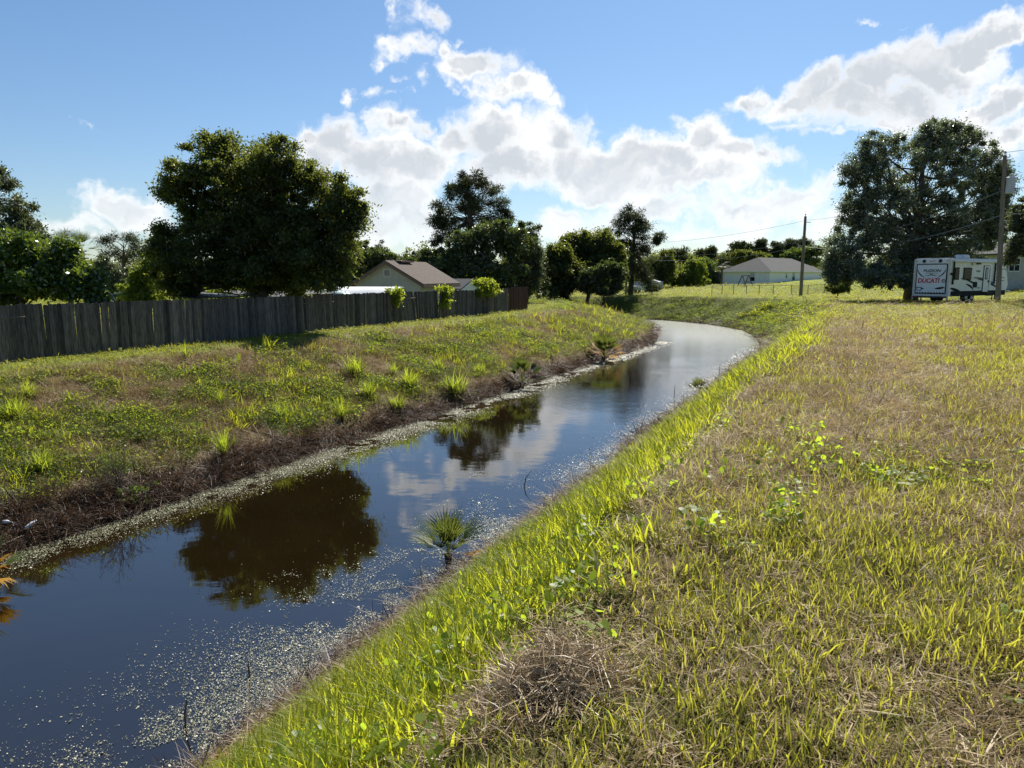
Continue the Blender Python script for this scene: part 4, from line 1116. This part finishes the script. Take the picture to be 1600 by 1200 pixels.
wire_fence()
# white metal shed and old truck by the thicket
def metal_shed():
    Y = 112.0; z = zat(457, Y); x = xat(1009, Y, z); g = ground(x, Y)
    H = zat(441, Y) - g; Hr = zat(438, Y) - g
    e = thing('metal_shed', 'low white metal shed with ribbed sides at the thicket edge', 'shed', (x, Y, g), RAD(-20))
    MB().prism([(0, -.3), (2.0, -.3), (2.0, H), (1.0, Hr), (0, H)], 0, 4.2, 'y').build('wall', WHITEP, e)
    rb = MB()
    for k in range(14): rb.box((2.015, .15 + k * .3, H / 2), (.03, .05, H - .04))
    for k in range(6): rb.box((.2 + k * .32, -.015, H / 2), (.05, .03, H - .05))
    rb.build('rib', WHITEP, e)
    MB().prism([(-.1, H), (1, Hr + .03), (2.1, H), (2.1, H + .06), (1, Hr + .09), (-.1, H + .06)], -.1, 4.3, 'y').build('roof', pmat('pale_metal_roof', (.5, .52, .53), .5), e)
    MB().box((1.0, -.025, H * .42), (1.1, .03, H * .8)).build('door', WHITEP, e)
metal_shed()
def old_truck():
    Y = 104.0; z = zat(458, Y); x = xat(996, Y, z); g = ground(x, Y)
    e = thing('pickup_truck', 'old white pickup truck nose-on in shade beside the metal shed', 'truck', (x, Y, g), RAD(-28))
    tw = pmat('faded_white_enamel', (.46, .50, .55), .4, .15, 3, coat=.3)
    MB().prism([(-2.4, .45), (2.5, .45), (2.5, .95), (1.35, 1.05), (.75, 1.62), (-.55, 1.62), (-.7, 1.05), (-2.4, 1.02)], -.88, .88, 'x').build('body', tw, e, bevel=.04)
    MB().prism([(1.28, 1.06), (.78, 1.54), (.80, 1.56), (1.32, 1.08)], -.74, .74, 'x').build('windscreen', GLASS, e)
    for sx in (-.885, .885): MB().prism([(-.45, 1.1), (1.1, 1.1), (.70, 1.54), (-.45, 1.54)], sx - .01, sx + .01, 'x').build('side_window', GLASS, e)
    for sx in (-.8, .8):
        for yy in (-1.5, 1.6):
            w = MB().tube([(sx - .11, yy, .36), (sx + .11, yy, .36)], .36, 18).build('wheel', DARKM, e)
            MB().tube([(sx - .12, yy, .36), (sx + .12, yy, .36)], .18, 14).build('rim', GREYM, w)
    MB().box((0, 2.51, .78), (1.1, .03, .22)).build('grille', DARKM, e)
    for sx in (-.68, .68): MB().tube([(sx, 2.48, .78), (sx, 2.53, .78)], .11, 12).build('headlight', GREYM, e)
    MB().box((0, 2.56, .5), (1.8, .12, .16)).build('bumper', GREYM, e)
old_truck()

# cream house at the right edge
def right_house():
    Y = 76.0; z = zat(440, Y); x = xat(1572, Y, z); g = ground(x, Y)
    base = z
    e = thing('house', 'cream house wall with a grid window behind the trailer\'s front end', 'house', (x, Y, base), RAD(8))
    top = zat(398, Y) - base
    MB().box((5.0, 3.0, top / 2 - .5), (11.2, 6, top + 1.0)).build('wall', CREAM, e)
    V = [(-1.1, -.5, top), (11.2, -.5, top), (11.2, 6.5, top), (-1.1, 6.5, top), (2.4, 3, top + 1.7), (7.6, 3, top + 1.7), (-1.1, -.5, top + .14), (11.2, -.5, top + .14), (11.2, 6.5, top + .14), (-1.1, 6.5, top + .14)]
    MB().add(V, [(3, 2, 1, 0), (6, 7, 5, 4), (7, 8, 5), (8, 9, 4, 5), (9, 6, 4), (0, 1, 7, 6), (1, 2, 8, 7), (2, 3, 9, 8), (3, 0, 6, 9)]).build('roof', GSHING, e)
    wz = (zat(403, Y) + zat(424, Y)) / 2 - base; wx = .75; hh = 1.45
    f = MB().box((wx, -.03, wz), (1.3, .06, hh)).build('window', WHITEP, e)
    for sx in (-.31, .31):
        for sz in (-.34, .34): MB().box((wx + sx, -.066, wz + sz), (.54, .02, .6)).build('pane', GLASS, f)
right_house()
# ------------------------------------------------------------------ travel trailer
def trailer():
    a = RAD(56.5); P = Vector((xat(1481.5, 50.0, .5), 50.0, 0)); r = Vector((math.cos(a), -math.sin(a), 0))
    o = P - r * 1.22
    e = thing('travel_trailer', 'white toy-hauler travel trailer with red lettering parked under the big tree', 'trailer', (o.x, o.y, -.20), -a)
    SHELL = pmat('trailer_white_skin', (.70, .72, .74), .35, .06, 2, coat=.1)
    BLK = pmat('black_decal', (.014, .015, .018), .6, .2, 6, spec=.06)
    GRYD = pmat('grey_decal', (.12, .13, .15), .6, .2, 6, spec=.1)
    RED = pmat('red_lettering', (.52, .025, .045), .45, .1, 6)
    TYRE = pmat('tyre_rubber', (.018, .018, .019), .85, .2, 6)
    LAMPR = pmat('red_lens', (.30, .02, .02), .25, .2, 6)
    ROOF = pmat('roof_membrane', (.55, .56, .58), .6, .1, 3)
    W = 1.22; z0, z1 = .42, 3.04
    MB().prism([(0, z0), (8.75, z0), (9.1, 1.2), (8.55, 2.5), (7.5, z1), (0, z1)], -W, W, 'x').build('body', SHELL, e, bevel=.03)
    MB().prism([(.06, z1 + .004), (7.45, z1 + .004), (7.45, z1 + .05), (.06, z1 + .05)], -W + .1, W - .1, 'x').build('roof', ROOF, e)
    # rear frame, ramp door
    b = MB()
    for sx in (-1, 1): b.box((sx * (W - .035), -.02, 1.62), (.09, .06, 2.84))
    b.build('corner_trim', pmat('bright_trim', (.62, .58, .52), .35, .1, 4), e)
    MB().box((0, -.02, 2.87), (2.26, .05, .30)).build('rear_cap', SHELL, e)
    fr = MB()
    fr.box((0, -.02, 2.66), (2.10, .045, .06)); fr.box((-1.03, -.02, 1.60), (.05, .045, 2.06)); fr.box((1.03, -.02, 1.60), (.05, .045, 2.06))
    fr.build('door_seal', BLK, e)
    door = MB().box((0, -.022, 1.60), (1.98, .05, 2.06)).build('ramp_door', SHELL, e, bevel=.01)
    for sx in (-.55, .55):
        s = MB().tube([(sx, -.045, 2.88), (sx, -.062, 2.88)], .13, 20)
        sp = s.build('speaker', GRYD, e); sp.scale = (1, 1, 1)
        MB().tube([(sx, -.060, 2.88), (sx, -.070, 2.88)], .07, 16).build('speaker_cone', BLK, sp)
    for sx in (-1.05, -.14, 0, .14, 1.02): MB().box((sx, -.055, 2.88), (.09, .03, .045)).build('marker_light', LAMPR, e)
    R90 = (RAD(90), 0, 0)
    text_obj('DUCATI', .44, RED, 'lettering', door, (-.16, -.052, 1.50), R90, .016, .14, 1.50)
    text_obj('FUZION', .25, BLK, 'lettering', door, (.02, -.052, 2.20), R90, .006, .25, 1.22)
    em = MB().tube([(.86, -.048, 1.50), (.86, -.056, 1.50)], .135, 20).build('round_emblem', GRYD, door)
    MB().tube([(.86, -.055, 1.50), (.86, -.061, 1.50)], .085, 16).build('emblem_centre', SHELL, em)
    MB().box((.84, -.064, 1.51), (.05, .006, .12), Euler((0, .5, 0)).to_matrix()).build('emblem_bar', BLK, em)
    def swoosh(pts, ws, y=-.050, mat=BLK, nm='decal_stripe', par=door, side=False, n=16):
        P = [Vector(p) for p in pts]; L = []
        for i in range(n + 1):
            f = i / n
            if len(P) == 3: q = P[0] * (1 - f) ** 2 + P[1] * 2 * f * (1 - f) + P[2] * f * f; d = (P[1] - P[0]) * (1 - f) + (P[2] - P[1]) * f
            else: q = P[0].lerp(P[1], f); d = P[1] - P[0]
            d = d.normalized(); w = ws * (math.sin(math.pi * min(f * 1.0, 1)) ** .7 * .9 + .1)
            L.append((q + Vector((-d.y, d.x)) * w / 2, q - Vector((-d.y, d.x)) * w / 2))
        pr = [p for p, _ in L] + [p for _, p in L[::-1]]
        b = MB()
        if side: b.prism([(p.x, p.y) for p in pr], y, y + .006, 'x')
        else: b.prism([(p.x, p.y) for p in pr], y, y - .006, 'y')
        return b.build(nm, mat, par)
    swoosh([(-.97, 2.32), (-.88, 1.95), (-.42, 1.72)], .07); swoosh([(.97, 2.32), (.88, 1.95), (.42, 1.72)], .07)
    swoosh([(-.50, 2.02), (0, 2.06), (.52, 2.02)], .03, mat=GRYD)
    swoosh([(-.42, 1.86), (0, 1.86), (.12, 2.03)], .05); swoosh([(.40, 1.88), (.05, 1.86), (-.1, 2.0)], .05, y=-.0505)
    swoosh([(.98, 1.06), (.7, .98), (.30, .96)], .14); swoosh([(-.98, 1.06), (-.75, .96), (-.42, .95)], .12)
    pl = MB().box((-.76, -.054, .93), (.34, .02, .24)).build('plate_frame', BLK, door)
    MB().box((-.76, -.068, .93), (.25, .012, .15)).build('number_plate', WHITEP, pl)
    jag = [(-.98, .58), (.98, .58)] + [(.98 - k * .098, .72 if k % 2 else .63) for k in range(21)]
    MB().prism(jag, -.048, -.053, 'y').build('decal_stripe', BLK, door)
    b = MB().box((0, -.06, .36), (2.3, .14, .12)); b.build('bumper', DARKM, e)
    for sx in (-.95, .95): MB().box((sx, -.14, .37), (.22, .03, .07)).build('tail_light', LAMPR, e)
    # right-hand side (the side with the door)
    X = W
    MB().box((X + .012, 4.5, .60), (.03, 8.3, .36)).build('lower_skirt', BLK, e)
    for (yy, w) in ((.95, .66), (2.5, 1.2)):
        f = MB().box((X + .015, yy, 2.0), (.04, w, .86)).build('window', BLK, e, bevel=.01)
        MB().box((X + .04, yy, 2.0), (.012, w - .12, .74)).build('pane', GLASS, f)
    d = MB().box((X + .018, 5.35, 1.62), (.05, .80, 1.86)).build('entry_door', SHELL, e)
    fb = MB()
    for yy in (4.93, 5.77): fb.box((X + .014, yy, 1.62), (.05, .04, 1.94))
    fb.box((X + .014, 5.35, 2.57), (.05, .88, .04)); fb.build('door_frame', BLK, e)
    f = MB().box((X + .045, 5.33, 2.02), (.02, .40, .86)).build('door_window', BLK, d)
    MB().box((X + .056, 5.33, 2.02), (.012, .26, .72)).build('pane', BLIND, f)
    MB().box((X + .055, 5.66, 1.45), (.04, .08, .16)).build('handle', BLK, d)
    MB().box((X + .02, 6.02, 1.75), (.05, .22, 1.4)).build('grab_panel', SHELL, e)
    aw = MB().tube([(X + .10, .35, 2.86), (X + .10, 6.75, 2.86)], .07, 10).build('awning', SHELL, e)
    for yy in (.40, 6.62): MB().box((X + .06, yy, 2.05), (.06, .12, 1.6)).build('awning_arm', BLK, aw)
    MB().box((X + .03, 3.75, 1.22), (.05, .52, .40)).build('vent_hatch', BLK, e)
    MB().box((X + .02, 4.35, .98), (.03, .24, .06)).build('decal_stripe', BLK, e)
    MB().box((X + .05, 3.2, 2.68), (.09, .34, .16)).build('porch_light', pmat('porch_light_lens', (.55, .52, .42), .3), e)
    MB().box((X + .05, 4.0, 2.72), (.09, .55, .10)).build('speaker_bar', BLK, e)
    MB().box((X + .03, .20, 1.98), (.05, .28, .16)).build('vent_hatch', BLK, e)
    for args in (([(.2, 1.0), (.8, .88), (1.6, .80)], .20, BLK), ([(1.6, 1.66), (3.0, 1.62), (4.0, 1.1)], .13, BLK), ([(2.4, 1.25), (3.2, 1.2), (3.6, .82)], .14, BLK),
                 ([(3.4, 1.72), (5.0, 1.70), (6.8, 1.3)], .16, GRYD), ([(4.0, 1.58), (6.0, 1.56), (7.6, .85)], .09, BLK), ([(6.0, 1.25), (7.0, 1.15), (7.8, .8)], .12, BLK)):
        swoosh(args[0], args[1], X + .004 + .0015 * (args[0][0][0] % 3), args[2], 'decal_stripe', e, True)
    for zz in (2.35, 1.72, 1.50): MB().box((X + .006, 7.6, zz), (.012, 1.5, .045)).build('decal_stripe', GRYD, e)
    text_obj('FUZION', .17, GRYD, 'lettering', e, (X + .006, 4.1, 2.18), (RAD(90), 0, RAD(90)), .003, .25, .62)
    for yy in (2.75, 3.62):
        for sx in (-1, 1):
            w = MB().tube([(sx * (W - .30), yy, .36), (sx * (W - .06), yy, .36)], .36, 22).build('wheel', TYRE, e)
            MB().tube([(sx * (W - .20), yy, .36), (sx * (W - .045), yy, .36)], .20, 16).build('rim', GREYM, w)
    b = MB()
    for yy in (.6, 7.4): b.tube([(.9, yy, .42), (.9, yy, .02)], .04, 8); b.tube([(-.9, yy, .42), (-.9, yy, .02)], .04, 8)
    b.build('stabiliser_jack', DARKM, e)
    st_ = MB()
    for k in range(3): st_.box((X + .18 + .16 * k, 5.35, .62 - .2 * k), (.26, .66, .03))
    st_.build('entry_steps', DARKM, e)
    MB().tube([(0, 9.0, .45), (0, 10.2, .45)], .05, 8).build('drawbar', DARKM, e)
    MB().tube([(0, 10.0, .45), (0, 10.0, .0)], .04, 8).build('nose_jack', DARKM, e)
    t = MB().box((-.05, 4.3, 3.22), (.68, .95, .34)).build('air_conditioner', SHELL, e, bevel=.06)
    for yy in (2.2, 6.6): MB().box((.2, yy, 3.14), (.42, .42, .18)).build('roof_vent', DARKM, e, bevel=.03)
trailer()

# ------------------------------------------------------------------ utility poles and wires
POLEW = pmat('pole_timber', (.20, .165, .135), .9, .3, 3, .5, stretch=(5, 5, .4))
CER = pmat('glazed_insulator', (.35, .36, .38), .3, .2, 6)
POLES = []
def pole(label, px, Y, base, top, tilt=0.0, r0=.16, trans=None, arm=None):
    z = zat(base, Y); x = xat(px, Y, z); g = ground(x, Y)
    e = thing('utility_pole', label, 'pole', (x, Y, g), 0, 'utility poles along the canal'); H = zat(top, Y) - g
    MB().tube([(0, 0, -.4), (tilt * H * .5, 0, H * .5), (tilt * H, 0, H)], [r0 * 1.15, r0, r0 * .78], 12).build('shaft', POLEW, e, smooth=False)
    tp = Vector((tilt * H, 0, H))
    ins = MB().tube([tp + Vector((0, 0, -.05)), tp + Vector((0, 0, .12)), tp + Vector((0, 0, .16)), tp + Vector((0, 0, .26))], [.03, .03, .07, .05], 8)
    ins.build('insulator', CER, e)
    if trans:
        f = trans; c = Vector((tilt * H * f, 0, H * f)) + Vector((.30, -.18, 0))
        t = MB().tube([c + Vector((0, 0, -.50)), c + Vector((0, 0, -.48)), c + Vector((0, 0, .46)), c + Vector((0, 0, .52))], [.22, .26, .26, .20], 18).build('transformer', pmat('transformer_grey', (.46, .48, .50), .4, .1, 3), e)
        for sx in (-.1, .1): MB().tube([c + Vector((sx, 0, .5)), c + Vector((sx, 0, .72))], [.05, .03], 8).build('bushing', CER, t)
        MB().box(tuple(c + Vector((-.16, .09, 0))), (.24, .06, .5)).build('bracket', DARKM, t)
    if arm:
        for (zf, dx, dz) in arm: MB().tube([(tilt * H * zf, 0, H * zf), (tilt * H * zf + dx, 0, H * zf + dz)], .035, 6).build('arm', CER, e)
    return Vector((x, Y, g)), H, tilt
p1 = pole('brown utility pole with grey transformer can in front of the trailer', 1560, 45.5, 467, 243, -.055, .135, .80, [(.965, -.75, .05), (.96, -.35, .0)])
p2 = pole('bare dark utility pole on the lawn before the white house', 1251, 80.0, 462.5, 338, .0, .17, None, [(.93, .6, -.04), (.84, .16, .0)])
p3 = pole('far utility pole in front of the dark thicket, beside old truck', 978, 101.0, 461, 380, .0, .17, .78, [(.95, .5, .0)])
def on(p, f, dx=0.0): return p[0] + Vector((p[2] * p[1] * f + dx, 0, p[1] * f))
WIRE = pmat('bare_wire', (.22, .225, .235), .5, .2, 5)
def wire(label, pts, sags, rad):
    b = MB(); path = []
    for a, c, s in zip(pts[:-1], pts[1:], sags):
        for k in range(17):
            f = k / 16; q = a.lerp(c, f); q = q + Vector((0, 0, -4 * s * f * (1 - f)))
            if not path or (q - path[-1]).length > .01: path.append(q)
    o0 = pts[1]
    b.tube([p - o0 for p in path], rad, 5)
    o = b.build('power_line', WIRE, None, o0)
    tag(o, label, 'cable', 'wires strung between the utility poles')
rightend = [Vector((47, 22, 10.6)), Vector((47, 22, 8.6)), Vector((47, 22, 7.3))]
leftend = [Vector((-34, 118, 5.2)), Vector((-34, 118, 3.6)), Vector((-34, 118, 2.8))]
wire('highest thin wire running through the pole tops', [rightend[0], on(p1, 1.02), on(p2, .955, .3), on(p3, .99), leftend[0]], [.35, .9, .6, .5], .013)
wire('middle wire passing just under the transformer can', [rightend[1], on(p1, .775, .1), on(p2, .70), on(p3, .76), leftend[1]], [.35, .9, .7, .5], .020)
wire('lowest thick cable strung below the transformer', [rightend[2], on(p1, .605), on(p2, .63), on(p3, .72), leftend[2]], [.35, 1.0, .9, .5], .026)
MBg = MB()
q = on(p3, .5); gx, gy, gz = place(960, 99)
for lab, px, yy in (('slack guy wire slanting from the far pole towards the thicket', 965, 100), ('slack guy wire slanting from the far pole towards the old truck', 992, 99)):
    gx, gy, gz = place(px, yy); top = on(p3, .45)
    o = MB().tube([Vector((0, 0, 0)), top - Vector((gx, gy, gz))], .025, 5).build('guy_wire', WIRE, None, (gx, gy, gz))
    tag(o, lab, 'cable')

# ------------------------------------------------------------------ palms, tussocks and shrubs on the banks
def palm(label, loc, stem, leaf, n, mat_mix, seed, rise=.12, ntrunk=0.0, group=None, lo=.15, hi=1.45, w=.03):
    r = np.random.default_rng(seed)
    e = thing('young_palm', label, 'palm', loc, 0, group)
    b = MB()
    for k in range(max(4, int(n * .35))):
        a = r.uniform(0, 6.28); t = .18 * stem
        b.tube([(0, 0, -.08), (math.cos(a) * t, math.sin(a) * t, rise + ntrunk)], [.035 + ntrunk * .12, .022 + ntrunk * .1], 6)
    b.build('stem', BARK, e)
    for k in range(n):
        az = k * 2.4 + r.uniform(-.4, .4); el = lo + (hi - lo) * ((k + .5) / n) ** .8 + r.normal(0, .08)
        dead = r.uniform() < mat_mix and el < .75
        me = fan_frond(r, az, el, stem * r.uniform(.7, 1.2), leaf * r.uniform(.8, 1.2), 12, w, 1.5 if not dead else 1.0, None, .3 if not dead else .7)
        link('frond', me, PALMD if dead else PALMG, e, (0, 0, rise + ntrunk))
    return e
PALMG = leafmat('palm_leaf', [(0, (.030, .055, .014)), (.6, (.060, .085, .020)), (1, (.140, .130, .035))], (.22, .26, .040), .3, .015, .5)
PALMD = leafmat('dying_palm_leaf', [(0, (.20, .090, .020)), (.6, (.33, .17, .025)), (1, (.42, .27, .05))], (.60, .34, .030), .4, .015, .5)
palm('spiky young palm at the near waterline with two brown side fronds', tuple(Vector((*on_level(701, 893, WATER), WATER + .06))), .30, .62, 20, .3, 3, .26, .0, w=.024)
palm('big bushy palm with orange lower fronds on the far waterline', tuple(Vector(hit(953, 566)) + Vector((-.3, .4, 0))), .75, .85, 34, .75, 4, .2, .12, lo=-.3, w=.06)
palm('orange fading palm at the picture\'s left edge over scum', tuple(Vector((*on_level(-22, 915, WATER), WATER + .05))), .38, .50, 11, .6, 5, .12, .0, lo=-.1, hi=1.1, w=.024)
palm('dark green fan palm on the slope just short of the big bushy palm', hit(816, 606), .7, .65, 16, .0, 6, .15, .1, lo=.1, w=.05)
palm('low spiky palm sprouting from the near bank far along the canal', hit(1092, 614), .3, .45, 9, .0, 7, .05, .0, lo=.1, w=.03)

def tussock_mesh(seed, n, h, spread, w, bend=1.0, lean=.45):
    V, Q, T, A = blades(n, spread, h, w, bend, seed, lean, .4)
    r = np.random.default_rng(seed)
    return np_mesh('grass_tussock', V, [np.array(Q), np.array(T)], {'along': A, 'tint': np.clip(np.repeat(r.uniform(.1, .9, n), len(V) // n), 0, 1)})
TM = [tussock_mesh(700 + i, 190, .58, .17, .012, 1.3, .6) for i in range(4)] + [tussock_mesh(710 + i, 90, .8, .05, .012, .5, .28) for i in range(2)]
for (px, py, k, s, lb) in (
    (290, 562, 4, .9, 'upright dark tussock on the bank crest below the fence'), (373, 566, 4, .55, 'small upright tussock on the crest, second along from the fence\'s near end'),
    (65, 738, 0, .85, 'bright tussock low on the bank near the bare shrub'), (555, 588, 1, 1.35, 'large bright arching tussock high on the mid bank'),
    (640, 606, 2, 1.25, 'wide drooping bright tussock in the middle of the far bank'), (685, 580, 3, .95, 'compact bright tussock just above the wide drooping one'),
    (712, 616, 1, 1.45, 'tall grey-green tussock at the brown lip above the water'), (615, 586, 2, .8, 'small bright tussock between the two large ones'),
    (575, 620, 3, 1.0, 'dense mid-green tussock below the large arching one'), (350, 716, 5, 1.2, 'tall thin reed clump low on the bank by the dead stalks'),
    (690, 531, 4, .55, 'little dark upright tussock high on the dry brown slope'), (595, 530, 4, .5, 'tiny dark upright tussock under the leaning fence boards'),
    (535, 658, 5, 1.0, 'spiky reed clump above the scummy waterline mid bank'), (346, 632, 5, .75, 'dark reed clump beside the light leafy weed patch'),
    (20, 655, 0, .9, 'bright tussock at the picture\'s left edge, half way up the bank'), (45, 622, 3, .7, 'yellowish tussock above the edge one, near the crest'),
    (440, 655, 2, .8, 'green tussock low on the bank straight below the awning'), (750, 585, 0, .9, 'yellowing tussock between the grey-green one and the fan palm'),
    (930, 530, 2, .8, 'olive tussock behind the big bushy palm'), (620, 640, 1, .9, 'lush green tussock beside the water lip below the wide drooping one')):
    x, y, z = hit(px, py)
    o = link('grass_tussock', TM[k], M_TUFT, None, (x, y, z - .02)); s *= 1.3 if k < 4 else .85; o.scale = (s, s, s); o.rotation_euler = (0, 0, px * .37)
    tag(o, lb, 'tussock', 'grass tussocks dotted over the far bank')

def bare_shrub():
    r = np.random.default_rng(9); x, y, z = hit(200, 778)
    e = thing('bare_shrub', 'leafless twiggy shrub on the far bank edge mirrored in water', 'shrub', (x, y, z))
    b = MB(); tips = []
    def grow(p, d, L, rad, dep):
        q = p + d * L
        mid = p.lerp(q, .5) + Vector(r.normal(0, .05, 3)) * L
        b.tube([p, mid, q], [rad, rad * .8, rad * .6], 4, cap=False)
        if dep == 0: tips.append(q); return
        for _ in range(3 if dep > 1 else 2):
            nd = (d + Vector(r.normal(0, .42, 3)) + Vector((0, 0, .10))).normalized()
            grow(p.lerp(q, r.uniform(.5, 1)), nd, L * r.uniform(.55, .85), rad * .6, dep - 1)
    for k in range(7):
        grow(Vector((r.normal(0, .15), r.normal(0, .12), -.05)), Vector((r.normal(.05, .4), r.normal(0, .3), 1)).normalized(), r.uniform(.4, .65), .012, 4)
    b.build('branches', pmat('dark_twig', (.06, .045, .035), .9, .3, 6), e)
    C = np.array([tuple(t) for t in tips])[::9]
    V, Q, T = leaf_cloud(r, C, np.full(len(C), .05), 3, .05, .5)
    C2 = np.stack([r.normal(.1, .25, 40), r.normal(-.1, .2, 40), r.uniform(-.1, .35, 40)], 1)
    V2, Q2, T2 = leaf_cloud(r, C2, np.full(40, .09), 14, .05, .6)
    link('foliage', np_mesh('foliage', np.concatenate([V, V2]), [np.concatenate([Q, Q2 + len(V)])], {'tint': np.concatenate([T, T2])}), BROADL, e)
bare_shrub()

def straw_heap(label, px, py, rx, ry, h, n, seed):
    r = np.random.default_rng(seed); x, y, z = hit(px, py)
    V = []; Q = []; T = []
    for _ in range(n):
        a = r.uniform(0, 6.28); f = math.sqrt(r.uniform()); c = np.array([math.cos(a) * f * rx, math.sin(a) * f * ry, 0.])
        gz = ground(x + c[0], y + c[1]) - z
        c[2] = gz + h * (1 - f * f) * r.uniform(.3, 1.0) + .01
        d = r.normal(size=3) * np.array([1, 1, .32]); d /= np.linalg.norm(d); s = np.cross(d, r.normal(size=3)); s /= np.linalg.norm(s)
        L = r.uniform(.05, .15); w = r.uniform(.0009, .0022); k = r.normal(0, .03, 3); b = len(V)
        V += [c - d * L - s * w, c - d * L + s * w, c + k + s * w, c + k - s * w, c + d * L + s * w * .5, c + d * L - s * w * .5]
        Q += [(b, b + 1, b + 2, b + 3), (b + 3, b + 2, b + 4, b + 5)]; T += [float(np.clip(r.normal(.5, .25), 0, 1))] * 6
    o = link('straw_heap', np_mesh('straw_heap', np.array(V), [np.array(Q)], {'tint': T}), STRAW, None, (x, y, z)); tag(o, label, 'cuttings', 'heaps of cut dry grass')
STRAW = leafmat('cut_straw', [(0, (.10, .06, .03)), (.5, (.32, .24, .14)), (1, (.60, .50, .34))], (.30, .21, .10), .2, .04, .45)
straw_heap('nearest broad heap of cut dry grass on the ridge', 740, 1130, .62, .42, .075, 5200, 1)
straw_heap('small dark-centred heap of cut dry grass beyond the nearest broad one', 872, 1062, .24, .2, .14, 1800, 2)
straw_heap('far heap of cut dry grass where the bank bends', 1292, 520, .8, .6, .25, 900, 3)

def bottle(label, px, py, tilt, rz):
    x, y, z = hit(px, py)
    pr = [(0, 0), (.033, 0), (.035, .02), (.035, .14), (.028, .17), (.013, .20), (.013, .225), (0, .225)]
    n = 12; V = []; fs = []
    for (r_, zz) in pr: V += [(max(r_, .0005) * math.cos(2 * math.pi * k / n), max(r_, .0005) * math.sin(2 * math.pi * k / n), zz) for k in range(n)]
    for i in range(len(pr) - 1): fs += [(i * n + k, i * n + (k + 1) % n, (i + 1) * n + (k + 1) % n, (i + 1) * n + k) for k in range(n)]
    o = MB().add(V, fs).build('plastic_bottle', WHITEP, None, (x, y, z + .12), smooth=True); o.rotation_euler = (tilt, 0, rz)
    tag(o, label, 'bottle', 'litter on the far bank')
bottle('white bottle lying in weeds at the picture\'s left edge', 6, 826, RAD(78), 1.1)
bottle('white bottle among dark stalks close above the water', 41, 838, RAD(60), 2.4)
for (px, py, h, tl, lb) in ((1053, 622, .55, .05, 'short dark stick upright in open water beyond the bend of scum'), (288, 1135, .34, .12, 'thin twig standing in scum nearest the camera'), (391, 1058, .22, -.1, 'stubby twig at the water edge beside reddish stalks'), (815, 760, .4, .5, 'slanting twig in the scum beyond the spiky young palm')):
    x, y = on_level(px, py, WATER)
    o = MB().tube([(0, 0, -.3), (tl * h * .5, 0, h * .5), (tl * h * 1.2, .02, h)], [.014, .012, .006], 6).build('stick', BARK, None, (x, y, WATER)); tag(o, lb, 'stick', 'sticks standing in the canal')
